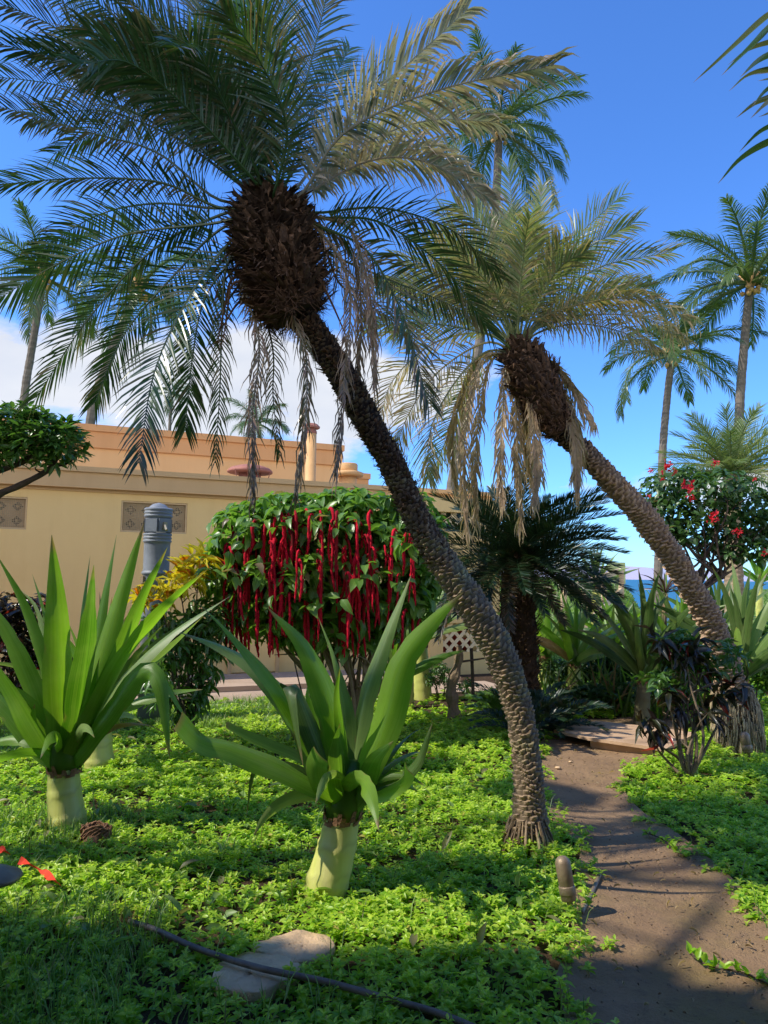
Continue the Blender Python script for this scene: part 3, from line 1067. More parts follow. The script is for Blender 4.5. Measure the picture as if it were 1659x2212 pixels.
# ------------------------------------------------------------------ main leaning palm
base = G(1140, 1835)
mp_ = thing('date_palm', 'largest leaning date palm with dark shaggy crown in the foreground', 'palm tree', base, 'leaning date palms')
D0 = base.y
tr2d = [(1142, 1850), (1143, 1760), (1140, 1660), (1122, 1540), (1083, 1420), (1022, 1310), (960, 1220), (900, 1120), (850, 1010), (800, 920), (745, 820), (690, 735), (650, 685)]
nT = len(tr2d)
tp = [P(x, y, D0 + .12 * math.sin(i / nT * PI) - .25 * i / nT) for i, (x, y) in enumerate(tr2d)]
px = D0 / 1597 / 2
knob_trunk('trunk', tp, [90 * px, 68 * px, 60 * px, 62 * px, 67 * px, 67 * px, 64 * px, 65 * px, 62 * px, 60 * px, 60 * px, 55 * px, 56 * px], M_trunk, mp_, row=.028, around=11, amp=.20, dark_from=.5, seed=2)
# rough fibres on the dark upper trunk
DH = D0 - .25
boots('fibre_sleeve', tp[6:], [62 * px, 62 * px, 61 * px, 58 * px, 56 * px], 1100, M_boot, mp_, ln=.035, wd=.016, seed=5, hair=700)
hx = [P(x, y, DH) for x, y in [(645, 682), (620, 630), (602, 560), (584, 500), (584, 440)]]
boots('leaf_base_head', hx, [110 * px, 142 * px, 154 * px, 142 * px, 148 * px, 134 * px, 106 * px], 1700, M_boot, mp_, ln=.10, wd=.030, seed=3, hair=3200, up=.7, outk=.8)
rg = random.Random(31)
for k in range(9):
    a_ = rg.uniform(0, 2 * PI)
    st_ = P(rg.choice((500, 690, 520, 670)), rg.uniform(520, 660), DH + rg.uniform(-.15, .15))
    en = st_ + V((rg.uniform(.05, .16) * (1 if st_.x > hx[2].x else -1), rg.uniform(-.1, .1), -rg.uniform(.12, .34)))
    mb = MB()
    mb.tube(spline([st_.lerp(hx[2], .35), st_ + V((0, 0, .03)), st_.lerp(en, .5) + V((0, 0, .03)), en], 10), [.010 - .0007 * i for i in range(10)], 6, cs=(.8, .2, 0, 0))
    for q in range(14):
        e2 = en + V((rg.uniform(-.05, .05), rg.uniform(-.05, .05), rg.uniform(-.09, .0)))
        mb.tube([en, en.lerp(e2, .5) + V((rg.uniform(-.01, .01), 0, 0)), e2], [.002, .0018, .001], 4, cs=(.8, .1, 0, 0))
    mb.build('old_flower_stalk', M_boot, mp_)
# root flare
mb = MB(); rg = random.Random(4)
for k in range(240):
    a = rg.uniform(0, 2 * PI); r1 = .09 + rg.random() * .02; r2 = .115 + rg.random() ** 2 * .07
    b0 = base + V((math.cos(a) * r1, math.sin(a) * r1, rg.uniform(.05, .2))); b1 = base + V((math.cos(a) * r2, math.sin(a) * r2, .0))
    mb.tube([b0, b0.lerp(b1, .5) + V((math.cos(a) * .015, math.sin(a) * .015, 0)), b1], [.004, rg.uniform(.005, .010), .005], 5, cs=(rg.random(), rg.random() * .8, 0, 0))
mb.build('root_flare', M_trunk, mp_)

H = (585, 425)
# explicit fronds: control points in picture, depth offset mid/tip, dryness, kind
F = [
    ([(480, 450), (350, 395), (180, 385), (-20, 400)], -.2, .02, 'n'),
    ([(470, 430), (340, 330), (190, 285), (-20, 225)], .1, .05, 'n'),
    ([(475, 480), (280, 505), (125, 570), (-10, 650)], -.4, .03, 'n'),
    ([(475, 465), (330, 540), (190, 690), (75, 865)], -.1, .08, 'n'),
    ([(470, 500), (390, 580), (270, 720), (205, 870)], .5, .1, 'n'),
    ([(490, 530), (410, 640), (335, 800), (300, 1000)], -.5, .1, 'n'),
    ([(500, 560), (440, 650), (415, 780), (400, 930)], .3, .12, 'n'),
    ([(495, 560), (480, 700), (475, 840), (465, 1000)], .0, .3, 'h'),
    ([(530, 600), (560, 740), (545, 900), (546, 1080)], -.3, .8, 'd'),
    ([(565, 620), (590, 760), (590, 860), (605, 985)], .3, .6, 'h'),
    ([(625, 660), (660, 760), (660, 900), (640, 1070)], -.2, .75, 'd'),
    ([(690, 500), (755, 620), (745, 800), (725, 1030)], -.3, .85, 'd'),
    ([(680, 480), (765, 560), (780, 720), (765, 900)], .2, .9, 'd'),
    ([(690, 470), (760, 500), (800, 640), (810, 830)], -.2, .85, 'd'),
    ([(690, 470), (820, 480), (960, 580), (1060, 720)], .2, .2, 'n'),
    ([(690, 490), (790, 540), (870, 680), (925, 870)], -.2, .35, 'n'),
    ([(680, 460), (830, 450), (980, 500), (1080, 600)], .7, .3, 'n'),
    ([(650, 420), (740, 290), (930, 200), (1195, 140)], -.9, .48, 'b'),
    ([(630, 420), (770, 235), (890, 130), (1010, 20)], -.2, .22, 'b'),
    ([(640, 430), (790, 350), (920, 350), (1065, 432)], -.3, .6, 'b'),
    ([(650, 420), (790, 310), (930, 260), (1080, 265)], .2, .35, 'b'),
    ([(650, 420), (800, 330), (900, 315), (1010, 375)], .6, .5, 'b'),
    ([(590, 420), (548, 220), (540, 60), (545, -90)], -.5, .05, 'n'),
    ([(600, 420), (650, 220), (690, 60), (720, -80)], -.2, .15, 'n'),
    ([(610, 420), (670, 250), (720, 170), (755, 105)], .9, .1, 'n'),
    ([(580, 420), (440, 180), (330, 50), (230, -60)], -.3, .15, 'n'),
    ([(575, 420), (400, 210), (240, 90), (80, -40)], .3, .2, 'n'),
    ([(570, 425), (380, 240), (200, 150), (-20, 90)], -.5, .05, 'n'),
    ([(560, 430), (340, 270), (150, 190), (-60, 160)], .5, .1, 'n'),
    ([(590, 420), (490, 180), (440, 40), (400, -100)], .2, .15, 'n'),
    ([(585, 420), (520, 200), (470, 70), (460, -60)], .8, .1, 'n'),
    ([(600, 420), (590, 230), (600, 90), (640, -70)], .4, .1, 'n'),
    ([(580, 425), (460, 230), (330, 130), (180, 60)], -.9, .35, 'n'),
    ([(575, 425), (430, 260), (300, 180), (130, 130)], .1, .3, 'n'),
    ([(590, 425), (540, 280), (430, 170), (290, 60)], -.7, .3, 'n'),
    ([(590, 425), (470, 260), (300, 250), (120, 330)], .6, .1, 'n'),
    ([(600, 420), (700, 280), (800, 180), (880, 200)], .6, .35, 'n'),
    ([(590, 425), (620, 280), (560, 130), (480, 20)], -1.0, .2, 'n'),
    ([(470, 450), (330, 440), (200, 470), (60, 560)], .7, .05, 'n'),
    ([(560, 420), (380, 160), (200, 0), (20, -100)], -.2, .05, 'n'),
    ([(560, 430), (310, 210), (120, 60), (-80, -20)], -.1, .05, 'n'),
    ([(590, 420), (500, 120), (380, -20), (300, -120)], .9, .1, 'n'),
    ([(700, 540), (830, 600), (930, 640), (1040, 690)], .9, .45, 'n'),
    ([(690, 520), (740, 620), (860, 700), (900, 760)], .6, .7, 'h'),
]
for i in range(12):
    a = R(rnd.uniform(85, 175)); L_ = rnd.uniform(430, 640)
    ax, ay = math.cos(a), -math.sin(a)
    F.append(([(585 + ax * 25, 425 + ay * 20), (585 + ax * L_ * .35 + rnd.uniform(-20, 20), 425 + ay * L_ * .42), (585 + ax * L_ * .72, 425 + ay * L_ * .72 - 10), (585 + ax * L_ + rnd.uniform(-60, 40), 425 + ay * L_ * .85 + 40)], rnd.uniform(-1.2, 1.2), rnd.choice((.05, .1, .15, .3)), 'n'))
for i, (pts, dz, dry, kd) in enumerate(F):
    n_ = len(pts)
    pp = [P(585, 440, DH)] + [P(x, y, DH + dz * ((k + 1) / n_) ** 1.2) for k, (x, y) in enumerate(pts)]
    if kd == 'n':
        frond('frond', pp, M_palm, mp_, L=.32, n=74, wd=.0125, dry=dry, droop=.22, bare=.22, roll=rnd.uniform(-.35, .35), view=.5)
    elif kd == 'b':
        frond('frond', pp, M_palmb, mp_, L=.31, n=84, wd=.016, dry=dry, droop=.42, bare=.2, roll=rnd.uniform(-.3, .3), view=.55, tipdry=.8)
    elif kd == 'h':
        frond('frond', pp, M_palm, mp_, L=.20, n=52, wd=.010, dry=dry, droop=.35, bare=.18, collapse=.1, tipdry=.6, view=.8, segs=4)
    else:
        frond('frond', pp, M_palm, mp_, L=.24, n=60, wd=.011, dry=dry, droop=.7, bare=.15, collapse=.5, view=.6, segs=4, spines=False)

# ------------------------------------------------------------------ second leaning palm
base2 = G(1605, 1625)
D2 = base2.y
sp2 = thing('date_palm', 'leaning date palm with pale ringed trunk and withered crown behind the largest one', 'palm tree', base2, 'leaning date palms')
t2 = [(1590, 1560), (1578, 1480), (1560, 1410), (1530, 1335), (1490, 1265), (1440, 1185), (1385, 1110), (1325, 1045), (1270, 985), (1225, 945), (1195, 915)]
tp2 = [P(x, y, D2 - .9 * i / 10) for i, (x, y) in enumerate(t2)]
px2 = D2 / 1597 / 2
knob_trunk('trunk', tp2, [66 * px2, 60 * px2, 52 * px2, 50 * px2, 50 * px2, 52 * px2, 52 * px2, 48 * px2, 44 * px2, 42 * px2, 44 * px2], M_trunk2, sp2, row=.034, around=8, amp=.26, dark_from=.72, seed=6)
DH2 = D2 - 1.0
h2 = [P(x, y, DH2) for x, y in [(1215, 935), (1180, 880), (1150, 820), (1130, 780), (1120, 745)]]
boots('leaf_base_head', h2, [46 * px2, 78 * px2, 96 * px2, 100 * px2, 84 * px2, 50 * px2], 900, M_boot, sp2, ln=.075, wd=.034, seed=8, hair=1200, up=.9, outk=.6)
mb = MB(); rg = random.Random(14)
for k in range(1500):
    a = rg.uniform(0, 2 * PI); t_ = rg.random()
    cb_ = base2.lerp(P(1580, 1478, D2), t_)
    rr_ = .16 + .045 * math.sin(t_ * PI) + rg.uniform(-.03, .02)
    b0 = cb_ + V((math.cos(a) * rr_, math.sin(a) * rr_, 0))
    b1 = b0 + V((math.cos(a) * .012, math.sin(a) * .012, -rg.uniform(.05, .13)))
    mb.tube([b0 - V((math.cos(a), math.sin(a), 0)) * .04, b0, b1], [.004, rg.uniform(.004, .0075), .002], 4, cs=(rg.random(), rg.random() ** 2 * .8, 0, 0))
mb.tube([base2 + V((0, 0, -.03)), base2.lerp(P(1580, 1478, D2), .5), P(1580, 1470, D2)], [.14, .155, .11], 16, cs=(0, .75, 0, 0))
mb.build('root_mass', M_root, sp2)
F2 = [
    ([(1112, 620), (1108, 480), (1098, 360)], .0, .02, 'n'),
    ([(1125, 620), (1160, 500), (1172, 400)], .4, .15, 'n'),
    ([(1085, 630), (1020, 530), (945, 455)], .3, .05, 'n'),
    ([(1090, 640), (1040, 500), (985, 440)], -.3, .2, 'n'),
    ([(1100, 640), (1070, 520), (1030, 440)], .2, .1, 'n'),
    ([(1160, 640), (1240, 520), (1345, 420)], .2, .05, 'n'),
    ([(1170, 650), (1260, 545), (1370, 480)], -.3, .1, 'n'),
    ([(1175, 670), (1290, 580), (1450, 545)], -.2, .25, 'n'),
    ([(1170, 690), (1270, 640), (1385, 610)], .4, .1, 'n'),
    ([(1165, 690), (1290, 650), (1400, 650), (1490, 690)], -.4, .6, 'b'),
    ([(1160, 710), (1280, 680), (1400, 690), (1485, 740)], .2, .65, 'b'),
    ([(1160, 720), (1250, 700), (1350, 720), (1420, 760)], .5, .7, 'b'),
    ([(1060, 660), (960, 590), (860, 560)], .1, .15, 'n'),
    ([(1050, 670), (950, 620), (840, 620)], -.3, .3, 'n'),
    ([(1050, 690), (950, 670), (850, 720)], .4, .3, 'n'),
    ([(1050, 720), (940, 740), (850, 820), (820, 910)], -.2, .55, 'n'),
    ([(1050, 740), (950, 800), (885, 890), (850, 980)], .3, .6, 'n'),
    ([(1050, 760), (980, 830), (930, 930), (925, 1040)], -.1, .35, 'n'),
    ([(1060, 770), (1010, 840), (960, 960), (930, 1030)], .5, .15, 'n'),
    ([(1050, 770), (1020, 850), (1000, 1000), (1010, 1160)], -.2, .9, 'd'),
    ([(1060, 780), (1035, 900), (1025, 1020), (1030, 1130)], .1, .9, 'd'),
    ([(1040, 770), (1000, 850), (975, 950), (985, 1050)], .4, .85, 'd'),
    ([(1095, 790), (1085, 900), (1080, 1000), (1085, 1090)], -.3, .9, 'd'),
    ([(1110, 790), (1115, 900), (1120, 1030), (1125, 1140)], -.1, .9, 'd'),
    ([(1140, 790), (1150, 900), (1160, 1000), (1155, 1090)], -.3, .85, 'd'),
    ([(1130, 800), (1135, 900), (1140, 980), (1150, 1040)], .3, .9, 'd'),
    ([(1180, 780), (1230, 830), (1260, 880), (1282, 915)], -.2, .8, 'd'),
    ([(1185, 800), (1225, 880), (1245, 970), (1248, 1070)], -.2, .8, 'd'),
    ([(1190, 820), (1235, 900), (1250, 980), (1240, 1030)], .2, .8, 'd'),
    ([(1140, 640), (1190, 560), (1210, 520)], -.5, .3, 'n'),
    ([(1130, 680), (1150, 600), (1200, 560)], .8, .2, 'n'),
    ([(1080, 650), (1010, 570), (900, 510)], -.6, .3, 'n'),
]
for i in range(12):
    a = R(rnd.uniform(20, 185)); L_ = rnd.uniform(250, 350)
    ax, ay = math.cos(a), -math.sin(a)
    F2.append(([(1115 + ax * 60, 735 + ay * 70), (1115 + ax * L_ * .6, 735 + ay * L_ * .65), (1115 + ax * L_, 735 + ay * L_ * .9 + 20)], rnd.uniform(-1., 1.), rnd.choice((.1, .2, .4)), 'n'))
for i, (pts, dz, dry, kd) in enumerate(F2):
    dry = min(.95, dry + .17)
    n_ = len(pts)
    pp = [P(1118, 765, DH2)] + [P(x, y, DH2 + dz * ((k + 1) / n_) ** 1.2) for k, (x, y) in enumerate(pts)]
    if kd == 'n':
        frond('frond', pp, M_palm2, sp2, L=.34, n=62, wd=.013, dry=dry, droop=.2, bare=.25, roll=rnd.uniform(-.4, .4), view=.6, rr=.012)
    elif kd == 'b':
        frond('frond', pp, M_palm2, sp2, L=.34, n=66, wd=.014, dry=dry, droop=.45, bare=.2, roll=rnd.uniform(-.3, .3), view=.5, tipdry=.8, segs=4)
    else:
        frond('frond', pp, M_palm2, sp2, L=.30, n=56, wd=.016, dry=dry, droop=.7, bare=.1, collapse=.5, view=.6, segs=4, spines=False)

# ------------------------------------------------------------------ distant coconut palms
def coconut(label, heart2d, Y, path2d, tw, Rpx, nf, seed, wind=(.25, 0, 0), mat=M_coco, n=64, elr=(-.45, 1.25), droop=.6, lratio=.24, mtr=M_cocotr, bend=1.5, wdk=.048, cat='palm tree', group='tall coconut palms in the distance', name='coconut_palm', nuts=True):
    rg = random.Random(seed)
    heart = P(*heart2d, Y)
    pts = [P(x, y, Y) for x, y in path2d]
    gz = terrain_h(pts[0].x, Y)
    if pts[0].z > gz + .3:
        pts = [V((pts[0].x - ((pts[1].x - pts[0].x) * .2 if len(pts) > 1 else 0), Y, gz - .2))] + pts
    t = thing(name, label, cat, pts[0], group)
    pw = Y / 1597
    mb = MB()
    sp = spline(pts + [heart], 90)
    r0 = tw * pw / 2 * .85

    def dsp(i, j, th, r):
        return r * (1 + .05 * (i % 2) + .03 * math.sin(j * 2 + i))
    mb.tube(sp, [r0 * (1.15 - .3 * i / 89) for i in range(90)], 12, disp=dsp, ctint=lambda i, j, th: (rg.random() * .4, .35 * (i % 2) * rg.random(), 0, 0))
    mb.build('trunk', mtr, t)
    L = Rpx * pw
    for k in range(nf):
        az = k * 2.39996 + rg.uniform(-.2, .2)
        el = elr[0] + (elr[1] - elr[0]) * ((k + .5) / nf) + rg.uniform(-.1, .1)
        ll = L * rg.uniform(.8, 1.12) * 1.02
        pts_ = radial_pts(heart, az, el, ll, bend * rg.uniform(.7, 1.15) * (.55 + .45 * math.cos(el)), V(wind))
        old = max(0, (.15 - (k / nf)) * 4)
        frond('frond', pts_, mat, t, L=L * lratio, n=n, wd=wdk * L / 4.4, dry=min(.8, old * .6 + rg.random() * .1), droop=droop, bare=.14, rr=.022 * L, view=.25, spines=False, tipdry=.3, roll=rg.uniform(-.3, .3), vang=.2)
    if nuts:
        mb = MB()
        for k in range(9):
            a = rg.uniform(0, 2 * PI)
            c = heart + V((math.cos(a) * .3, math.sin(a) * .3, rg.uniform(-.55, -.2)))
            s = .11
            mb.lathe(c, [(.02, -s), (s * .8, -s * .5), (s, 0), (s * .8, s * .5), (.02, s)], 8, cs=(rg.random() * .4, 0, 0, 0))
        for k in range(14):
            a = k * .9
            d = V((math.cos(a), math.sin(a), 1.0)).normalized()
            mb.tube([heart + V((0, 0, -.3)), heart + d * .55], [.09, .05], 6, cs=(.9, 0, 0, 0))
        mb.build('fruit_cluster', M_tanmetal, t, True)
    return t

coconut('tall coconut palm rising behind the crowns of both leaning palms', (1078, 285), 34, [(972, 1085), (1000, 920), (1032, 760), (1062, 560), (1073, 400)], 24, 205, 22, 21, wind=(.35, -.1, -.05))
coconut('tall coconut palm at the right edge with bright yellowish upper fronds', (1620, 612), 30, [(1583, 1262), (1590, 1100), (1597, 890), (1606, 760)], 23, 220, 24, 22, wind=(-.2, 0, 0), elr=(-.3, 1.4))
coconut('coconut palm with slim dark trunk standing left of the one at the right edge', (1452, 765), 31, [(1420, 1290), (1430, 1000), (1440, 870)], 20, 180, 22, 23, wind=(.25, 0, 0), elr=(-.3, 1.4))
coconut('leftmost coconut palm trunk seen through the drooping fronds', (95, 600), 30, [(50, 890), (68, 760)], 20, 190, 16, 24, wind=(.1, 0, 0))
coconut('coconut palm leaning right above the roof, second from the left', (300, 625), 30, [(195, 915), (235, 780), (265, 700)], 24, 190, 18, 25, wind=(.1, 0, 0))
coconut('small far coconut palm peeping over the roof left of the flue pipe', (556, 915), 45, [(560, 960)], 12, 85, 16, 26, wind=(.1, 0, 0), nuts=False)
coconut('wind blown far coconut palm low in the cloud above the roof', (372, 850), 50, [(365, 960)], 9, 75, 14, 28, wind=(.5, 0, 0), nuts=False)
coconut('short bushy date palm with pale green fronds above the red flowered shrub', (1578, 1025), 15, [(1583, 1180)], 44, 165, 44, 27, wind=(0, 0, 0), mat=M_palm2, n=56, wdk=.045, elr=(-.05, 1.35), droop=.12, lratio=.26, mtr=M_trunk, bend=.8, group=None, name='date_palm', nuts=False)

# frond reaching in at the top right corner, from a palm outside the picture
tc_ = thing('palm_crown', 'dark ragged palm fronds hanging in at the top right corner', 'palm tree', P(1900, 60, 3.2))
for i, pts in enumerate([[(1780, -40), (1700, 0), (1600, 90), (1545, 140)], [(1800, 60), (1700, 95), (1620, 120), (1568, 160)], [(1800, 130), (1700, 150), (1620, 165), (1570, 205)], [(1800, 230), (1700, 240), (1620, 270), (1565, 320)], [(1800, 190), (1720, 190), (1650, 205), (1600, 240)]]):
    pp = [P(1900, 60, 3.2)] + [P(x, y, 3.2) for x, y in pts]
    frond_ = pp[1:]
    for q_ in range(4):
        of = V((rnd.uniform(-.02, .05), rnd.uniform(-.1, .1), (q_ - 1.5) * .035))
        strap('leaflet', [p + of * (1 + .25 * k) for k, p in enumerate(frond_)][: (4 if q_ % 2 == 0 else 3)], (.042, .03, .036, .022)[q_], M_palm, tc_, dry=.15 + .12 * q_, face=.85, sgn=(-1) ** q_, seed=i * 9 + q_, twist=rnd.uniform(-.7, .7), auto=False)
tr_top = P(2050, 300, 3.4)
mb = MB(); mb.tube([V((tr_top.x + .6, 3.4, 0)), V((tr_top.x + .3, 3.4, 2)), P(1900, 60, 3.2)], [.14, .12, .1], 14); mb.build('trunk', M_trunk, tc_)

# ------------------------------------------------------------------ cycad
cb = P(1122, 1210, 8.6)
cy = thing('sago_cycad', 'dark sago cycad with stout shaggy trunk between the two leaning palms', 'cycad', (cb.x, 8.6, 0))
pc = 8.6 / 1597 / 2
boots('trunk', [V((cb.x, 8.6, -.05)), V((cb.x - .02, 8.6, .9)), cb + V((0, 0, .05))], [98 * pc, 98 * pc, 94 * pc, 88 * pc, 86 * pc, 70 * pc], 1500, M_boot, cy, ln=.07, wd=.022, seed=9, hair=400, up=1.0)
for k in range(84):
    az = k * 2.39996 + rnd.uniform(-.15, .15)
    el = -.4 + 1.5 * ((k + .5) / 84) ** 1.15
    pts_ = radial_pts(cb, az, el, rnd.uniform(1.1, 1.4), .7, V((.28, -.05, 0)))
    frond('frond', pts_, M_cyc, cy, L=.20, n=115, wd=.0115, dry=.05 if k > 8 else .5, droop=.05, bare=.1, rr=.009, view=.3, spines=False, tipdry=.2, segs=2, vang=.5, a0=1.1, a1=.5, ragged=0)

# ------------------------------------------------------------------ crinums
def crinum_stem(t, p0, p1, r, seed=0, mat=None):
    rg = random.Random(seed)
    mb = MB()
    sp = spline([p0 + V((0, 0, -.05)), p0, p0.lerp(p1, .5) + V((rg.uniform(-.01, .01), 0, 0)), p1], 24)
    mb.tube(sp, [r * (1.18 - .3 * i / 23 + (.06 if i in (7, 15) else 0)) for i in range(24)], 30,
            disp=lambda i, j, th, q: q * (1 + .02 * math.sin(th * 3 + seed) + .012 * math.sin(th * 7 + i * .2) + (.03 if (i + int(2.5 * math.sin(th + seed))) in (8, 15, 20) else 0)),
            ctint=lambda i, j, th: (0, max(0, .55 - i * .11 + .25 * math.sin(th * 3)) * .6 + max(0, (i - 20) * .12 + .1 * math.sin(th * 5)) * .5 + (.16 if (i + int(2.5 * math.sin(th + seed))) in (8, 15, 20) else 0), 0, 0))
    mb.build('stem', mat or M_stem, t, True)
    mb = MB()
    d = (p1 - p0).normalized()
    for k in range(26):
        a = k / 26 * 2 * PI + rg.uniform(-.05, .05)
        o = V((math.cos(a), math.sin(a), 0))
        b = p1 + o * r * .97 - d * rg.uniform(.005, .04); w = o.cross(V((0, 0, 1))) * r * .16
        e = b + d * rg.uniform(.005, .05) + o * rg.uniform(.003, .02)
        mb.add([b - w, b + w, e + w * .6, e - w * .6], [(0, 1, 2, 3)])
        mb.add([b + o * .003 - w - d * .01, b + o * .003 + w - d * .012, b + o * .006 + w * .5 + d * .01, b + o * .006 - w + d * .008], [(0, 1, 2, 3)])
    mb.build('dry_sheath', M_sheath, t)
    mb = MB()
    mb.tube([p1 - d * .03, p1 + d * .05, p1 + d * .16, p1 + d * .26], [r * .9, r * 1.0, r * .8, r * .35], 16, cs=(.5, 0, .3, .2))
    mb.build('leaf_neck', M_crin, t, True)

# A: left, lit
bA = G(148, 1790)
tA = thing('crinum_lily', 'giant crinum lily with pale stem at the left edge, leaves fanned upright', 'lily plant', bA, 'giant crinum lilies')
DA = bA.y
crinum_stem(tA, bA, P(138, 1655, DA), 34 / 1597 * DA, 1)
LA = [
    ([(135, 1600), (128, 1450), (122, 1300), (112, 1155)], 66, -.25, .92, 1, M_crin),
    ([(160, 1600), (180, 1470), (195, 1350), (203, 1220)], 62, -.3, .9, -1, M_crin),
    ([(150, 1600), (215, 1440), (260, 1290), (312, 1128)], 52, .1, .8, 1, M_crin),
    ([(160, 1590), (200, 1420), (225, 1290), (252, 1155)], 38, .2, .8, 1, M_crin),
    ([(150, 1590), (165, 1420), (180, 1300), (195, 1200)], 30, .3, .7, 1, M_crin),
    ([(170, 1610), (250, 1440), (305, 1300), (362, 1182)], 48, -.2, .7, -1, M_crin),
    ([(170, 1610), (270, 1420), (360, 1310), (450, 1228)], 52, -.3, .75, 1, M_crin),
    ([(180, 1610), (280, 1450), (380, 1360), (497, 1288)], 62, .1, .85, -1, M_crin_p),
    ([(175, 1620), (260, 1500), (360, 1410), (440, 1330)], 60, .3, .8, -1, M_crin_p),
    ([(120, 1600), (90, 1440), (45, 1300), (-15, 1185)], 48, -.2, .75, 1, M_crin),
    ([(110, 1610), (60, 1470), (10, 1360), (-50, 1270)], 50, .1, .8, -1, M_crin),
    ([(110, 1620), (50, 1520), (-20, 1420), (-100, 1330)], 62, -.3, .85, 1, M_crin),
    ([(110, 1630), (50, 1560), (-30, 1480), (-120, 1440)], 62, .2, .8, 1, M_crin),
    ([(115, 1600), (100, 1430), (80, 1320), (42, 1272)], 30, .3, .7, 1, M_crin_p),
    ([(125, 1600), (118, 1450), (95, 1330), (70, 1240)], 30, .35, .7, 1, M_crin),
    ([(110, 1650), (80, 1600), (70, 1560), (75, 1520)], 34, -.15, .8, 1, M_crin),
    ([(175, 1620), (250, 1520), (310, 1450), (345, 1475), (367, 1640)], 50, -.35, .8, 1, M_crin),
    ([(180, 1610), (270, 1490), (335, 1440), (390, 1530), (410, 1560)], 52, .0, .85, -1, M_crin),
    ([(150, 1640), (170, 1600), (200, 1520), (215, 1420)], 50, -.15, .9, 1, M_crin),
    ([(120, 1640), (60, 1540), (0, 1480), (-60, 1380)], 55, -.1, .8, -1, M_crin),
]
for i, (pts, w, dz, fc, sg_, mt) in enumerate(LA):
    pp = [P(142, 1655, DA)] + [P(x, y, DA + dz * (k + 1) / len(pts)) for k, (x, y) in enumerate(pts)]
    strap('leaf', pp, w / 1597 * DA * 1.0, mt, tA, face=fc, sgn=sg_, seed=i, twist=rnd.uniform(-.8, .8), fold=.45)
# B: centre
bB = G(700, 1935)
tB = thing('crinum_lily', 'giant crinum lily with thick pale stem in the centre foreground, left of the leaning trunk', 'lily plant', bB, 'giant crinum lilies')
DB = bB.y
crinum_stem(tB, bB, P(742, 1755, DB), 40 / 1597 * DB, 2)
LB = [
    ([(725, 1680), (640, 1540), (540, 1410), (425, 1298)], 72, -.2, .85, 1, M_crin, 0),
    ([(700, 1690), (640, 1540), (560, 1450), (480, 1400), (388, 1366)], 62, .2, .85, -1, M_crin_p, 0),
    ([(740, 1680), (715, 1530), (660, 1400), (578, 1312)], 74, -.1, .9, 1, M_crin, 0),
    ([(750, 1680), (745, 1540), (720, 1430), (687, 1332)], 46, .25, .85, 1, M_crin_p, 0),
    ([(750, 1680), (735, 1560), (728, 1500), (735, 1440)], 34, -.15, .8, 1, M_crin, 0),
    ([(760, 1680), (785, 1520), (830, 1390), (888, 1242)], 52, .2, .85, -1, M_crin_p, 0),
    ([(775, 1690), (830, 1560), (870, 1430), (930, 1350), (1000, 1280)], 78, -.25, .85, 1, M_crin, 0),
    ([(780, 1690), (810, 1590), (860, 1480), (880, 1400)], 60, .2, .8, 1, M_crin, 0),
    ([(700, 1710), (600, 1655), (500, 1615), (440, 1600), (388, 1553)], 62, -.3, .8, -1, M_crin, 1),
    ([(705, 1690), (640, 1640), (570, 1610), (488, 1570)], 40, .2, .75, 1, M_crin_p, 1),
    ([(715, 1680), (670, 1560), (640, 1490), (625, 1500), (655, 1655)], 56, -.3, .8, 1, M_crin_d, 0),
    ([(710, 1690), (655, 1580), (612, 1490), (620, 1530), (635, 1600)], 50, .1, .75, -1, M_crin_d, 0),
    ([(720, 1680), (690, 1580), (660, 1500), (690, 1450), (700, 1440)], 50, .15, .8, 1, M_crin, 0),
    ([(700, 1700), (640, 1660), (580, 1650), (548, 1670), (532, 1765)], 17, .1, .8, 1, M_crin_d, 0),
    ([(790, 1700), (840, 1650), (890, 1625), (932, 1625)], 40, -.1, .7, 1, M_crin_d, 0),
    ([(790, 1710), (850, 1690), (900, 1650), (935, 1560)], 36, -.2, .75, 1, M_crin_d, 0),
    ([(790, 1720), (830, 1710), (870, 1690), (880, 1660)], 40, -.25, .8, 1, M_crin, 1),
    ([(785, 1700), (830, 1640), (880, 1590), (915, 1570)], 36, .2, .7, -1, M_crin_d, 0),
    ([(720, 1730), (690, 1700), (680, 1660), (690, 1630)], 48, -.3, .9, 1, M_crin, 1),
    ([(745, 1730), (735, 1680), (730, 1610), (735, 1560)], 60, -.25, .92, 1, M_crin, 0),
    ([(765, 1730), (790, 1680), (810, 1640), (850, 1600)], 52, -.25, .85, -1, M_crin, 0),
]
for i, (pts, w, dz, fc, sg_, mt, bl) in enumerate(LB):
    pp = [P(745, 1750, DB)] + [P(x, y, DB + dz * (k + 1) / len(pts)) for k, (x, y) in enumerate(pts)]
    strap('leaf', pp, w / 1597 * DB * 1.0, mt, tB, face=fc, sgn=sg_, seed=i + 40, twist=rnd.uniform(-.8, .8), blunt=bool(bl), fold=.45)

def extra_leaves(t, top, D, n, seed, mats, az0=None):
    rg = random.Random(seed)
    for k in range(n):
        az = k * 2.39996 + seed
        el = rg.uniform(.25, .95)
        L = rg.uniform(.45, .8)
        pts = radial_pts(top + V((0, 0, .02)), az, el + .2, L, rg.uniform(.9, 2.0), n=6)
        if any(p.z < .12 for p in pts):
            pts = [p for p in pts if p.z > .12]
        if len(pts) < 4:
            continue
        strap('leaf', pts, rg.uniform(.075, .115), mats[k % len(mats)], t, face=rg.uniform(.6, .95), sgn=rg.choice((-1, 1)), seed=seed * 77 + k, twist=rg.uniform(-1, 1), fold=.4, dry=.95 if k % 9 == 4 else 0)


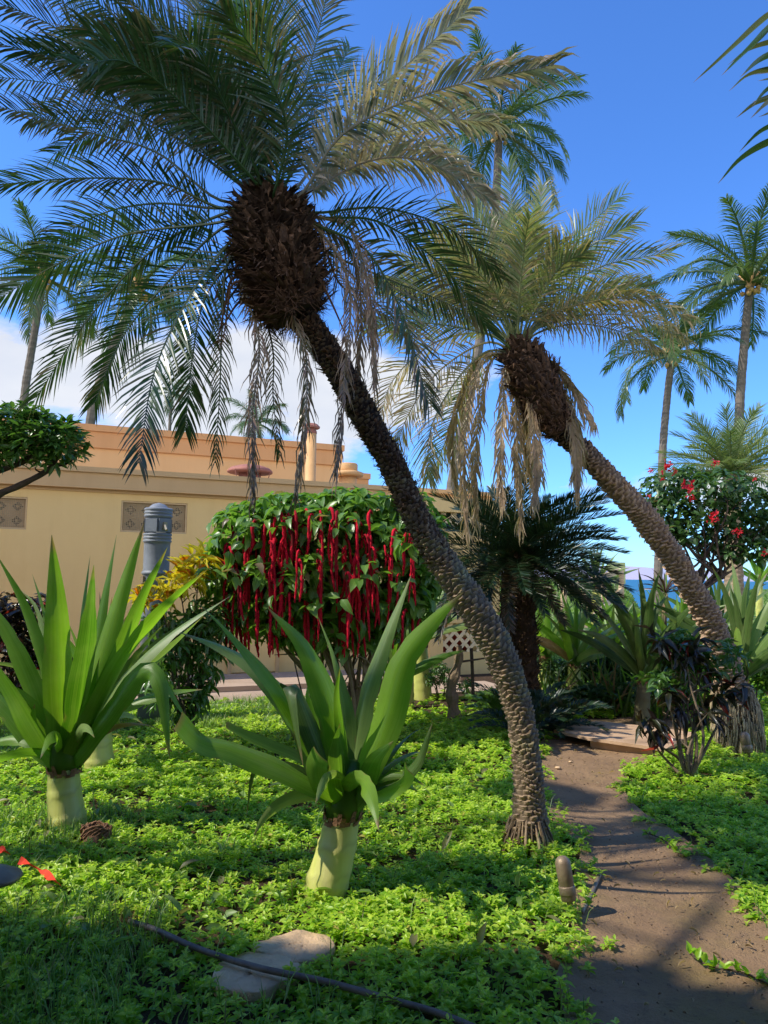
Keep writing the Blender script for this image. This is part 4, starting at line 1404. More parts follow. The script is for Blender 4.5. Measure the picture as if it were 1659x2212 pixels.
extra_leaves(tA, P(142, 1652, DA), DA, 8, 3, [M_crin, M_crin_p, M_crin_d])
extra_leaves(tB, P(745, 1748, DB), DB, 8, 5, [M_crin, M_crin_d, M_crin_p])


def crinum_fan(label, b2, stem_top, r_px, Rm, n, seed, mats, Y=None, elr=(.15, 1.35), bend=.7, wpx=.11, wind=(0, 0, 0), azr=None):
    rg = random.Random(seed)
    b = G(*b2) if Y is None else V((P(b2[0], b2[1], Y).x, Y, 0))
    D = b.y
    top = P(*stem_top, D)
    t = thing('crinum_lily', label, 'lily plant', b, 'giant crinum lilies')
    crinum_stem(t, b, top, r_px / 1597 * D, seed, M_stemd if M_crin_d in mats and seed > 34 else M_stem)
    for k in range(n):
        az = k * 2.39996
        el = elr[0] + (elr[1] - elr[0]) * (k + .5) / n + rg.uniform(-.1, .1)
        L = Rm * rg.uniform(.8, 1.1)
        pts = radial_pts(top + V((0, 0, .03)), az, el + .25, L, bend * rg.uniform(.3, 1.2), V(wind), 5)
        strap('leaf', pts, wpx * rg.uniform(.8, 1.15), mats[k % len(mats)], t, face=rg.uniform(.75, .95), sgn=rg.choice((-1, 1)), seed=seed * 50 + k, twist=rg.uniform(-.6, .6), fold=.3, dry=.9 if rg.random() < .06 and el < .5 else 0)
    return t

crinum_fan('crinum lily standing just behind the left edge one, its pale stem partly hidden', (216, 1660), (216, 1560), 27, 1.05, 16, 31, [M_crin, M_crin_p, M_crin_d], elr=(.3, 1.4))
crinum_fan('slanting crinum lily, leftmost of three in a row beneath the red tassel shrub', (845, 1560), (852, 1480), 16, 1.0, 12, 32, [M_crin, M_crin_d], elr=(.4, 1.4))
crinum_fan('middle crinum lily of the three rowed under the red tassel shrub', (877, 1530), (880, 1400), 15, 1.25, 16, 33, [M_crin_p, M_crin_d, M_crin], elr=(.2, 1.4), wpx=.12)
crinum_fan('crinum lily nearest the leaning trunk in the row under the red tassel shrub', (912, 1510), (905, 1390), 19, 1.35, 16, 34, [M_crin_p, M_crin, M_crin_d], elr=(.2, 1.4), wpx=.12, wind=(.2, -.1, 0))
crinum_fan('bright green crinum lily right of the cycad trunk', (1240, 1500), (1240, 1435), 14, 1.0, 20, 35, [M_crin_p, M_crin], Y=9.5, elr=(.1, 1.3), wpx=.12)
crinum_fan('dark crinum lily with tall blades left of the pale ringed trunk', (1385, 1560), (1392, 1470), 15, 1.15, 22, 36, [M_crin_d], Y=8.3, elr=(.35, 1.45), wpx=.14)
crinum_fan('second dark crinum lily, tucked behind the foot of the pale ringed trunk', (1470, 1500), (1470, 1440), 16, 1.05, 18, 37, [M_crin_d, M_crin], Y=9.2, elr=(.3, 1.4), wpx=.13)
crinum_fan('dusty grey green crinum lily at the right edge beside the pale ringed trunk', (1603, 1580), (1600, 1470), 17, 1.2, 22, 38, [M_crin_d, M_crin_p, M_crin_d], Y=8.0, elr=(.3, 1.45), wpx=.14)
crinum_fan('low crinum lily half hidden behind the dark tall bladed one', (1320, 1450), (1325, 1400), 12, .8, 16, 39, [M_crin, M_crin_d], Y=10.5, elr=(.2, 1.3), wpx=.1)
crinum_fan('bright crinum lily close behind the cycad trunk on its right', (1175, 1500), (1178, 1420), 12, 1.0, 18, 43, [M_crin_p, M_crin], Y=10.2, elr=(.2, 1.3), wpx=.11)
crinum_fan('upright crinum lily against the sea, between the low one and the dark bladed one', (1430, 1480), (1432, 1400), 12, 1.05, 18, 44, [M_crin, M_crin_p], Y=10.6, elr=(.3, 1.4), wpx=.11)
crinum_fan('green crinum lily seen through the gap right of the pale ringed trunk', (1545, 1480), (1545, 1390), 12, 1.1, 18, 45, [M_crin_p, M_crin_d], Y=10.4, elr=(.3, 1.4), wpx=.12)
crinum_fan('pale crinum lily on the lawn mound in front of the green board', (1285, 1290), (1288, 1268), 10, .85, 16, 40, [M_crin_p], Y=14, elr=(.2, 1.4), wpx=.09)
crinum_fan('small crinum lily on the lawn at the far right edge', (1640, 1280), (1640, 1262), 8, .9, 12, 41, [M_crin], Y=16, elr=(.3, 1.4), wpx=.1)

# ------------------------------------------------------------------ shrubs built from leaf clouds
def blob_points(blobs, n, shell=.55):
    """points in ellipsoids [(centre, radii)], denser to the outside; returns pos, outward"""
    w = np.array([r[0] * r[1] * r[2] for c, r in blobs]) ** .67
    w /= w.sum()
    idx = NR.choice(len(blobs), n, p=w)
    d = nrm(NR.randn(n, 3))
    rad = shell + (1 - shell) * NR.rand(n) ** .6
    C = np.array([list(c) for c, r in blobs])[idx]
    Rr = np.array([list(r) for c, r in blobs])[idx]
    return C + d * Rr * rad[:, None], d

def cluster_leaves(blobs, nc, per, ll, lw, up=.4, out=.6, spread=.9, droop=0, shell=.5, cr=.03, dry=0.02, fold=.1, curl=.25, nup=1.0):
    pos, od = blob_points(blobs, nc, shell)
    ax = nrm(od * out + np.array([0, 0, up]) + NR.randn(nc, 3) * .3)
    P_ = np.repeat(pos, per, 0); A_ = np.repeat(ax, per, 0)
    n = len(P_)
    rn = NR.randn(n, 3)
    side = nrm(np.cross(A_, rn))
    d = nrm(A_ * (1 - spread) + side * spread + np.array([0, 0, -droop]))
    nm = nrm(A_ * .7 + np.array([0, 0, nup]) + NR.randn(n, 3) * .35)
    s = NR.uniform(.65, 1.15, n)
    rv = np.clip(np.repeat(NR.rand(nc), per) * .6 + NR.rand(n) * .4, 0, 1)
    return leaves(P_ + side * cr * NR.rand(n)[:, None], d, nm, ll * s, lw * s, rv, (NR.rand(n) < dry) * .9, fold, curl)

def limbs(name, base, targets, r0, mat, parent, wob=.05, seed=0, fork=2, seg=7):
    rg = random.Random(seed)
    mb = MB()
    for tg in targets:
        tg = V(tg)
        m1 = base.lerp(tg, .35) + V((rg.uniform(-1, 1), rg.uniform(-1, 1), 0)) * wob
        m2 = base.lerp(tg, .7) + V((rg.uniform(-1, 1), rg.uniform(-1, 1), rg.uniform(-.3, 1))) * wob
        sp = spline([base + V((rg.uniform(-.5, .5), rg.uniform(-.5, .5), 0)) * r0 * 2, m1, m2, tg], 14)
        mb.tube(sp, [r0 * (1 - .75 * i / 13) for i in range(14)], seg)
        L = (tg - base).length
        for f in range(fork):
            i = rg.randint(6, 11)
            e = sp[i] + V((rg.uniform(-1, 1), rg.uniform(-1, 1), rg.uniform(.1, 1))).normalized() * L * rg.uniform(.15, .3)
            mb.tube([sp[i], sp[i].lerp(e, .5) + V((0, 0, L * .02)), e], [r0 * .4, r0 * .3, r0 * .12], 5)
    return mb.build(name, mat, parent)

# chenille shrub
CY = 7.3
bc = V((P(770, 1480, CY).x, CY, 0))
tc = thing('chenille_shrub', 'large shrub covered in long hanging red tassels in front of the building', 'shrub', bc)
pw = CY / 1597
blobs = []
for x, y, rx, rz in [(700, 1150, 210, 95), (560, 1140, 110, 75), (640, 1100, 130, 55), (830, 1120, 130, 70), (880, 1130, 70, 60), (500, 1200, 70, 55), (760, 1080, 120, 40), (905, 1068, 28, 22), (700, 1290, 170, 50), (600, 1310, 90, 55), (800, 1310, 110, 55), (720, 1345, 110, 45), (880, 1270, 60, 55), (520, 1270, 50, 45), (640, 1230, 170, 80), (820, 1230, 130, 90)]:
    blobs.append((P(x, y + 16, CY + rnd.uniform(-.1, .25)), (rx * pw, .55 * (rx * pw) ** .5, rz * pw)))
v, f, c = cluster_leaves(blobs, 1600, 4, .155, .095, up=.45, out=.7, spread=.75, droop=.35, shell=.72, dry=.015, curl=.35, nup=1.4)
fb = [(P(x, y, CY - .62), (.16, .08, .10)) for x, y in [(490, 1180), (530, 1130), (600, 1160), (560, 1230), (650, 1110), (700, 1130), (680, 1210), (760, 1120), (820, 1150), (790, 1230), (870, 1170), (900, 1120), (610, 1290), (740, 1290), (480, 1240), (850, 1250), (560, 1090), (450, 1150)]]
v2, f2, c2 = cluster_leaves(fb, 42, 3, .14, .085, up=.4, out=.5, spread=.75, droop=.4, shell=.2, dry=.03, curl=.4, nup=1.0)
v, f, c = cat_leaves([(v, f, c), (v2, f2, c2)])
arr_obj('foliage', v, f, c, M_chen, tc)
tops = [b[0] for b in blobs] + [P(x, y, CY) for x, y in ((620, 1300), (700, 1290), (820, 1300), (880, 1300), (560, 1290))]
limbs('branches', bc, tops, .028, M_barkp, tc, wob=.12, seed=3, fork=3)
rg = random.Random(77)
mass = MB()
for k in range(190):
    x = rg.choice((rg.uniform(465, 640), rg.uniform(520, 930), rg.uniform(560, 920)))
    ytop = 1092 + ((x - 700) / 260) ** 2 * 70 + rg.uniform(0, 1) * 215
    ln = rg.uniform(50, 160) if rg.random() < .75 else rg.uniform(20, 55)
    ln = min(ln, 1400 - ytop)
    Y = CY - .64 + ((x - 690) / 300) ** 2 * .38 + rg.uniform(-.06, .12) + (.15 if k >= 96 else 0) + rg.random() * .22
    sdx = rg.choice((-1, 1)) * rg.uniform(3, 14)
    pts = [P(x - sdx, ytop + 6, Y + .12), P(x - sdx * .5, ytop, Y + .04), P(x, ytop + 16, Y), P(x + rg.uniform(-4, 4), ytop + 18 + ln * .5, Y), P(x + rg.uniform(-6, 6), ytop + 20 + ln, Y)]
    m = max(14, int(ln / 4))
    sp = spline(pts, m)
    r_ = rg.uniform(.0085, .015)
    mb = MB() if k < 96 else mass
    cv_ = rg.random()
    mb.tube(sp, [r_ * (.5 + .5 * min(1, i / 5)) * (1 - .55 * max(0, (i / (m - 1) - .8) / .2)) for i in range(m)], 9, cs=(cv_, max(0, rg.gauss(.0, .3)), 0, 0), disp=lambda i, j, th, q: q * (1 + .35 * math.sin(i * 2.3 + j * 2.1) + .25 * math.sin(i * 5.1 + j * 3.3)))
    if k < 96:
        mb.build('flower_tassel', M_red, tc, True)
mo = mass.build('tassel_curtain', M_red, tc, True)
mo['kind'] = 'stuff'

# yellow croton
ybase = V((P(410, 1500, 7.0).x, 7.0, 0))
ty = thing('croton_shrub', 'yellow leaved croton shrub with green lower leaves beside the grey bollard', 'shrub', ybase, 'croton shrubs')
bl = [(P(x, y, 6.9), (.13, .13, .10)) for x, y in [(385, 1232), (345, 1280), (430, 1208), (412, 1250), (370, 1260), (320, 1292)]]
v, f, c = cluster_leaves(bl, 34, 8, .165, .05, up=.9, out=.6, spread=.62, droop=.1, shell=.3, dry=.12, curl=.5)
arr_obj('yellow_foliage', v, f, c, M_croty, ty)
bl = [(P(x, y, 7.0), (.2, .2, .2)) for x, y in [(400, 1350), (440, 1330), (450, 1420), (380, 1400), (420, 1470), (470, 1370), (350, 1350), (360, 1480), (400, 1510)]]
v, f, c = cluster_leaves(bl, 260, 5, .13, .045, up=.2, out=.6, spread=.8, droop=.5, shell=.35, dry=.03)
arr_obj('green_foliage', v, f, c, M_shrub, ty)
limbs('branches', ybase, [b[0] for b in bl] + [P(x, y, 6.9) for x, y in [(385, 1250), (345, 1300), (430, 1225)]], .016, M_bark, ty, wob=.08, seed=5)
# dark croton left
lb = V((P(20, 1500, 7.6).x, 7.6, 0))
tl = thing('croton_shrub', 'dark reddish croton shrub at the left edge against the wall', 'shrub', lb, 'croton shrubs')
bl = [(P(x, y, 7.6), (.25, .2, .22)) for x, y in [(20, 1330), (70, 1330), (30, 1400), (-30, 1350), (80, 1400), (40, 1470), (120, 1450), (170, 1470)]]
v, f, c = cluster_leaves(bl, 330, 5, .14, .05, up=.6, out=.6, spread=.75, shell=.3, dry=.10)
arr_obj('foliage', v, f, c, M_crotr, tl)
limbs('branches', lb, [b[0] for b in bl], .016, M_bark, tl, seed=6)
# dark red croton on the right, bare stems
rb = G(1490, 1690)
trr = thing('croton_shrub', 'leggy dark croton with a few red leaves and bare stems beside the dirt path', 'shrub', rb, 'croton shrubs')
DR = rb.y
tips = [(1420, 1580), (1440, 1500), (1480, 1410), (1520, 1450), (1555, 1500), (1590, 1480), (1400, 1560), (1450, 1420), (1530, 1540), (1470, 1530), (1430, 1380), (1500, 1390)]
limbs('branches', rb, [P(x, y, DR + rnd.uniform(-.25, .25)) for x, y in tips], .016, M_barkp, trr, wob=.09, seed=8, fork=1)
parts = []
for x, y in tips:
    parts.append(cluster_leaves([(P(x, y, DR), (.05, .08, .04))], 3, 6, .17, .055, up=.15, out=.8, spread=.85, droop=.3, shell=.2, dry=.08, curl=.4))
v, f, c = cat_leaves(parts)
arr_obj('foliage', v, f, c, M_crotr, trr)
parts = [cluster_leaves([(P(x, y, DR + .1), (.12, .15, .1))], 16, 5, .09, .045, up=.5, out=.8, spread=.8, shell=.2) for x, y in [(1470, 1380), (1440, 1400), (1500, 1420), (1540, 1440), (1420, 1470), (1460, 1460), (1580, 1410)]]
v, f, c = cat_leaves(parts)
arr_obj('green_foliage', v, f, c, M_shrub, trr)

# left rounded tree (pittosporum like) with thick branches
TL = 6.2
lb = V((P(-170, 1300, TL).x, TL, 0))
tt = thing('broadleaf_tree', 'rounded glossy green tree crown on a crooked dark branch at the left edge', 'tree', lb)
fork_ = P(-60, 1120, TL)
mb = MB()
pwt = TL / 1597
for pts, r in [([lb, P(-150, 1200, TL), fork_], .06), ([fork_, P(-5, 1070, TL), P(40, 1050, TL), P(110, 1010, TL), P(130, 960, TL)], .032), ([fork_, P(-20, 1030, TL), P(20, 1010, TL), P(60, 990, TL), P(70, 940, TL)], .03), ([fork_, P(-60, 1000, TL), P(-20, 940, TL), P(0, 900, TL)], .03),
               ([P(110, 1010, TL), P(150, 1000, TL), P(160, 985, TL)], .01), ([P(60, 990, TL), P(40, 960, TL), P(30, 930, TL)], .012), ([P(60, 990, TL), P(100, 960, TL), P(105, 920, TL)], .012), ([P(88, 1020, TL), P(78, 1015, TL), P(76, 1008, TL)], .008)]:
    sp = spline(pts, 16)
    mb.tube(sp, [r * (1.1 - .5 * i / 15) * (1 + .08 * math.sin(i * 1.9)) for i in range(16)], 9)
mb.build('trunk', M_bark, tt, True)
bl = [(P(x, y, TL + rnd.uniform(-.1, .1)), (rx * pwt, .3, rz * pwt)) for x, y, rx, rz in [(60, 945, 75, 55), (0, 925, 65, 50), (125, 960, 58, 45), (60, 915, 60, 38), (140, 950, 40, 40), (-30, 960, 60, 50), (120, 990, 35, 18), (10, 980, 40, 25), (-90, 930, 80, 60)]]
v, f, c = cluster_leaves(bl, 430, 8, .105, .040, up=.75, out=.7, spread=.72, shell=.5, fold=.06, curl=.1, dry=.005)
arr_obj('crown', v, f, c, M_shrub, tt)

# jatropha with red flowers
JY = 9.0
jb = V((P(1490, 1420, JY).x, JY, 0))
tj = thing('flowering_shrub', 'round green shrub dotted with red flowers on dark forked branches at the right', 'shrub', jb)
pj = JY / 1597
J = [(1420, 1060, 45, 35), (1480, 1040, 55, 32), (1550, 1050, 60, 40), (1620, 1070, 60, 45), (1440, 1110, 60, 45), (1510, 1110, 70, 45), (1590, 1130, 70, 50), (1650, 1120, 50, 60), (1530, 1170, 45, 28), (1630, 1190, 50, 28), (1430, 1150, 40, 22), (1570, 1190, 35, 20), (1480, 1160, 30, 18), (1690, 1130, 60, 60)]
bl = [(P(x, y, JY + rnd.uniform(-.2, .3)), (rx * pj, .3, rz * pj)) for x, y, rx, rz in J]
v, f, c = cluster_leaves(bl, 1000, 3, .105, .07, up=.3, out=.6, spread=.8, droop=.2, shell=.35, dry=.01)
arr_obj('foliage', v, f, c, M_jat, tj)
fk = P(1500, 1290, JY)
limbs('branches', jb, [fk, fk + V((.1, 0, 0)), fk + V((-.08, .05, 0))], .035, M_bark, tj, seed=2, fork=0)
limbs('branches', fk, [b[0] for b in bl], .022, M_bark, tj, wob=.15, seed=9, fork=3)
limbs('branches', P(1560, 1250, JY), [b[0] for b in bl[::2]], .018, M_bark, tj, wob=.15, seed=10, fork=3)
for x, y, s in [(1405, 1018, 6), (1437, 1010, 10), (1446, 1004, 7), (1455, 1018, 7), (1543, 1001, 8), (1486, 1053, 14), (1475, 1048, 6), (1493, 1077, 8), (1541, 1115, 12), (1537, 1125, 8), (1588, 1150, 8), (1598, 1152, 7), (1650, 1196, 7), (1430, 1035, 5), (1630, 1035, 5), (1399, 1072, 5)]:
    cc = P(x, y, JY - .45)
    pos = np.repeat([[cc.x, cc.y, cc.z]], 14, 0) + NR.randn(14, 3) * s * pj * .4
    v, f, c = leaves(pos, NR.randn(14, 3) * .7 + np.array([0, -.4, .1]), NR.randn(14, 3), s * pj * .9, s * pj * .6, NR.rand(14), 0)
    arr_obj('red_flower', v, f, c, M_flower, tj)

# unseen tree added off-frame, its crown shaped to shade the ground
ob = V((-9.0, 4.6, 0))
ot = thing('shadow_caster_tree', 'unseen tree added left of the view to cast the dark foreground shadow', 'tree', ob)
CR = V((0, 0, 0))

# ------------------------------------------------------------------ sun direction
SE = R(46)
sh = V((-.976, -.216, 0)).normalized()
SUN = V((sh.x * math.cos(SE), sh.y * math.cos(SE), math.sin(SE)))

def caster(gx, gy, z):
    """where a thing at height z must stand to shade ground point gx, gy"""
    return V((gx, gy, 0)) + SUN * (z / SUN.z)

bl = []
SH = []
for i in range(14):
    gx = -3.6 + i * .45
    ed = 3.45 if gx < -.7 else (3.28 if gx < .9 else 2.9)
    SH += [(gx, ed - .42, .45), (gx + .2, ed - 1.0, .55), (gx, ed - 1.7, .6)]
for gx, gy, q_ in [(2.3, 4.3, .4), (2.8, 4.8, .5), (3.3, 5.4, .5), (2.9, 3.8, .5), (2.2, 5.2, .35), (3.8, 6.0, .5), (1.25, 5.6, .3), (.3, 6.3, .35)]:
    bl.append((caster(gx, gy, 10 + rnd.uniform(-.3, .3)), (q_, q_ * .7, q_ * .5)))
SH += [(-3.5, 7.1, .7), (-3.9, 6.4, .6), (-2.5, 7.3, .3)]
for gx, gy, r in SH:
    c0 = caster(gx, gy - r * .12, 8.2 + rnd.uniform(-.4, .6))
    bl.append((c0, (r, r * .8, r * .8)))
v, f, c = cluster_leaves(bl, 12000, 3, .24, .14, up=.5, out=.5, spread=.8, shell=.1)
arr_obj('crown', v, f, c, M_shrub, ot)
limbs('trunk', ob, [b[0] for b in bl[::3]], .14, M_bark, ot, wob=.4, seed=12)

# unseen building added behind the viewpoint: wall and overhang block sky light
hb = thing('sky_blocker', 'unseen building shell with overhang, added behind the viewpoint to darken the foreground', 'building', (0, -2, 0))
M_blocker = solid_mat('dark_blocker', (.20, .16, .12), rough=.9)  # dark colour limits light bounced off the added shell
mb = MB(); mb.box((0, -2.4, 1.7), (18, .4, 3.4)); mb.build('wall', M_blocker, hb)
mb = MB(); mb.box((0, -.2, 3.4), (18, 4.0, .2)); mb.build('overhang_blocker', M_blocker, hb)

# ------------------------------------------------------------------ ground cover
def in_poly(x, y, poly):
    inside = np.zeros(len(x), bool)
    n = len(poly)
    for i in range(n):
        x1, y1 = poly[i]; x2, y2 = poly[(i + 1) % n]
        cond = ((y1 > y) != (y2 > y)) & (x < (x2 - x1) * (y - y1) / ((y2 - y1) or 1e-9) + x1)
        inside ^= cond
    return inside

stones = [([(590, 2050), (640, 2035), (700, 2045), (722, 2068), (690, 2092), (640, 2105), (600, 2095), (545, 2068)]), ([(470, 2110), (530, 2085), (600, 2090), (648, 2110), (620, 2140), (560, 2170), (490, 2165), (460, 2140)])]
spoly = []
for s in stones:
    g = [G(*p) for p in s]
    cx = sum(p.x for p in g) / len(g); cy_ = sum(p.y for p in g) / len(g)
    spoly.append([(cx + (p.x - cx) * 1.0, cy_ + (p.y - cy_) * 1.0) for p in g])
slab_pts = [G(1205, 1575), G(1290, 1556), G(1500, 1575), G(1440, 1640), G(1270, 1612)]
bare_pts = [[(G(x, y).x, G(x, y).y) for x, y in [(800, 1545), (1000, 1545), (1060, 1500), (1000, 1480), (820, 1490)]],
            [(G(x, y).x, G(x, y).y) for x, y in [(1230, 1530), (1420, 1520), (1480, 1490), (1300, 1480), (1240, 1500)]]]

def cover(dens, y0, y1, xr, size, seed, hmax=.075):
    rs = np.random.RandomState(seed)
    area = (y1 - y0) * (xr * (y0 + y1) + .8)
    n = int(dens * area)
    y = rs.uniform(y0, y1, n)
    x = rs.uniform(-1, 1, n) * (xr * y + .4)
    # ragged path edge
    wob = .05 * np.sin(y * 9) + .04 * np.sin(y * 23 + x * 3) + rs.randn(n) * .03
    keep = ~in_poly(x + wob, y + rs.randn(n) * .03, path_poly)
    for s in spoly:
        keep &= ~in_poly(x, y, s)
    for b in bare_pts:
        keep &= ~in_poly(x + rs.randn(n) * .15, y + rs.randn(n) * .1, b) | (rs.rand(n) < .15)
    keep &= ~in_poly(x, y, [(p.x, p.y) for p in slab_pts])
    # pavement: distance along wall normal
    dn = (x - W0.x) * ND.x + (y - W0.y) * ND.y
    keep &= dn > 2.05 + rs.randn(n) * .06
    # tall right side hedge area is bare soil with litter
    x, y = x[keep], y[keep]
    n = len(x)
    h = hmax * (.25 + .35 * np.sin(x * 2.1 + y * 1.3) * np.sin(y * 1.7 - x) + .25 * np.sin(x * 9 + 3 * np.sin(y * 4)) * np.sin(y * 8) + .95 * rs.rand(n) ** 1.6)
    thin = rs.rand(n) < (.80 + .2 * np.sin(x * 3.7 + 2 * np.sin(y * 2.3)))
    x, y, h = x[thin], y[thin], h[thin]
    # lower near path
    return x, y, np.clip(h, .02, .3), rs

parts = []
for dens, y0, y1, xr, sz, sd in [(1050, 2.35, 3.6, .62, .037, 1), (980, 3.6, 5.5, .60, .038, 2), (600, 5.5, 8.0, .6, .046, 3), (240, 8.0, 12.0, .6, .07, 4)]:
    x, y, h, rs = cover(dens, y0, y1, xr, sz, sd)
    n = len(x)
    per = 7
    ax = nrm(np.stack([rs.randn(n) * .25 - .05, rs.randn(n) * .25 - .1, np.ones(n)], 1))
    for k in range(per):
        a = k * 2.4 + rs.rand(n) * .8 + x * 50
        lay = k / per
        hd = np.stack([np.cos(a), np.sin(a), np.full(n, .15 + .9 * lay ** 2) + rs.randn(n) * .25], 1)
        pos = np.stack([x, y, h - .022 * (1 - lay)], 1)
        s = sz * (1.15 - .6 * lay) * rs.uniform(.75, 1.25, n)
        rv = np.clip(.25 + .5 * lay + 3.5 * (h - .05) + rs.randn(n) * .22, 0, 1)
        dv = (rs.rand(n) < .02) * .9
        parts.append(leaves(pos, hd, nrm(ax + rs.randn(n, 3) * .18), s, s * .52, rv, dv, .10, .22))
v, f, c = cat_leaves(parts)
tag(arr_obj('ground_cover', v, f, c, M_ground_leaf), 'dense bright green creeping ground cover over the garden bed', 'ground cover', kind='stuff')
# litter of larger yellow-green leaves poking through
xs_ = NR.uniform(-2.5, 1.2, 120); ys_ = NR.uniform(3.2, 7, 120)
kp = ~in_poly(xs_, ys_, path_poly)
xs_, ys_ = xs_[kp], ys_[kp]; n = len(xs_)
v, f, c = leaves(np.stack([xs_, ys_, np.full(n, .07)], 1), np.stack([NR.randn(n), NR.randn(n), .9 * NR.rand(n)], 1), np.stack([NR.randn(n) * .4, NR.randn(n) * .4, np.ones(n)], 1), .11 * NR.uniform(.6, 1.2, n), .04, NR.uniform(.5, 1, n), (NR.rand(n) < .2) * .7, .1, .2)
tag(arr_obj('broad_weeds', v, f, c, M_grass), 'scattered broad yellow green weed leaves among the creeping cover', 'weeds', kind='stuff')

# grass blades
def blades(regions, seed):
    rs = np.random.RandomState(seed)
    V_, F_, C_ = [], [], []
    b = 0
    for (x0, x1, y0, y1, n, hh) in regions:
        x = rs.uniform(x0, x1, n); y = rs.uniform(y0, y1, n)
        k = ~in_poly(x, y, path_poly)
        for s in spoly:
            k &= ~in_poly(x, y, s)
        dn = (x - W0.x) * ND.x + (y - W0.y) * ND.y
        k &= dn > 2.0
        x, y = x[k], y[k]; n = len(x)
        a = rs.uniform(0, 2 * PI, n); h = hh * rs.uniform(.5, 1.3, n); ln = rs.uniform(.2, .9, n) * h
        d = np.stack([np.cos(a), np.sin(a), np.zeros(n)], 1); s = np.stack([-np.sin(a), np.cos(a), np.zeros(n)], 1) * .0028
        p0 = np.stack([x, y, np.full(n, .01)], 1)
        p1 = p0 + d * (ln * .35)[:, None] + np.array([0, 0, 1]) * (h * .65)[:, None]
        p2 = p0 + d * ln[:, None] + np.array([0, 0, 1]) * h[:, None]
        vv = np.stack([p0 - s, p0 + s, p1 - s * .8, p1 + s * .8, p2], 1).reshape(-1, 3)
        fc = np.array([(0, 1, 3), (0, 3, 2), (2, 3, 4)])
        V_.append(vv); F_.append((np.arange(n)[:, None, None] * 5 + fc[None]).reshape(-1, 3) + b); b += len(vv)
        cc = np.zeros((n, 5, 4)); cc[:, :, 0] = rs.rand(n)[:, None]; cc[:, :, 1] = (rs.rand(n) < .08)[:, None] * .7
        C_.append(cc.reshape(-1, 4))
    return np.concatenate(V_), np.concatenate(F_), np.concatenate(C_)

v, f, c = blades([(-2.6, -.9, 2.4, 3.6, 3000, .12), (-.9, 1.4, 2.4, 3.0, 300, .12), (-3.5, -1.5, 3.9, 5.0, 2500, .10), (-4.8, -2.4, 6.0, 8.8, 9000, .10), (-2.4, -.6, 7.6, 9.4, 7000, .10), (-2, 2, 3, 6, 500, .14), (.9, 1.8, 2.4, 6, 130, .10), (1.2, 4, 4, 8, 200, .12)], 5)
tag(arr_obj('grass', v, f, c, M_grass), 'tufts of thin grass mixed into the ground cover', 'grass', kind='stuff')

# ferns beneath the cycad and low hedge filling
def fern(label, b2, Y, n, L, seed, mat=M_cyc, group='ferns under the cycad'):
    rg = random.Random(seed)
    b = V((P(b2[0], b2[1], Y).x, Y, 0))
    t = thing('fern', label, 'fern', b, group)
    for k in range(n):
        pts = radial_pts(b + V((0, 0, .05)), k * 2.4, rg.uniform(.5, 1.3), L * rg.uniform(.7, 1.1), 1.1)
        frond('frond', pts, mat, t, L=.10, n=34, wd=.014, droop=.1, bare=.1, rr=.005, view=.3, spines=False, segs=2, ragged=0)

fern('dark fern clump at the foot of the cycad, left side', (1130, 1500), 7.4, 22, .7, 51)
fern('dark fern clump right of the cycad foot', (1200, 1500), 7.6, 22, .65, 52)
fern('small feathery fern between the leaning trunk and the lattice', (1075, 1480), 8.4, 16, .5, 53, M_shrub)

def low_shrub(name, label, cat, b2, Y, blobs2, nc, per, ll, lw, mat, group=None, seed=0, bark=M_bark, up=.6):
    b = V((P(b2[0], b2[1], Y).x, Y, 0))
    t = thing(name, label, cat, b, group)
    p = Y / 1597
    bl = [(P(x, y, Y), (rx * p, max(.15, rx * p * .7), rz * p)) for x, y, rx, rz in blobs2]
    v, f, c = cluster_leaves(bl, nc, per, ll, lw, up=up, out=.6, spread=.75, shell=.3)
    arr_obj('foliage', v, f, c, mat, t)
    limbs('branches', b, [q[0] for q in bl], .010, bark, t, seed=seed, fork=1)

low_shrub('bush', 'small feathery green bush at the base of the lattice wall', 'bush', (950, 1470), 9.8, [(945, 1450, 25, 22), (965, 1460, 22, 18), (930, 1465, 18, 15), (1000, 1480, 35, 14)], 160, 6, .07, .018, M_shrub, seed=1)
low_shrub('bush', 'bushy green undergrowth between the bright and the dark crinum lilies', 'bush', (1300, 1480), 9.8, [(1290, 1440, 40, 30), (1330, 1430, 40, 35), (1260, 1460, 40, 25), (1350, 1470, 40, 30), (1200, 1450, 30, 25)], 330, 5, .10, .05, M_jat, seed=2)
low_shrub('bush', 'leafy undergrowth behind the pale ringed trunk', 'bush', (1480, 1480), 10.2, [(1450, 1430, 40, 40), (1500, 1440, 40, 40), (1540, 1410, 40, 35), (1480, 1370, 40, 35)], 330, 5, .11, .06, M_shrub, seed=3)
low_shrub('bush', 'leafy undergrowth at the right edge beneath the dusty crinum lily', 'bush', (1630, 1520), 9.4, [(1640, 1440, 40, 50), (1660, 1380, 40, 40), (1600, 1400, 30, 30), (1690, 1450, 60, 60)], 300, 5, .11, .05, M_chen, seed=4)
low_shrub('bush', 'dark undergrowth beneath the red tassel shrub', 'bush', (680, 1480), 7.6, [(590, 1310, 60, 45), (660, 1340, 70, 45), (740, 1330, 60, 50), (820, 1330, 60, 45), (870, 1290, 50, 45)], 420, 4, .13, .075, M_jat, seed=5)
low_shrub('bush', 'shaded low undergrowth behind the wooden hatch', 'bush', (1340, 1540), 8.9, [(1280, 1500, 45, 18), (1340, 1500, 45, 22), (1420, 1500, 45, 25), (1480, 1510, 40, 22), (1230, 1500, 30, 15)], 260, 5, .09, .05, M_jat, seed=6)
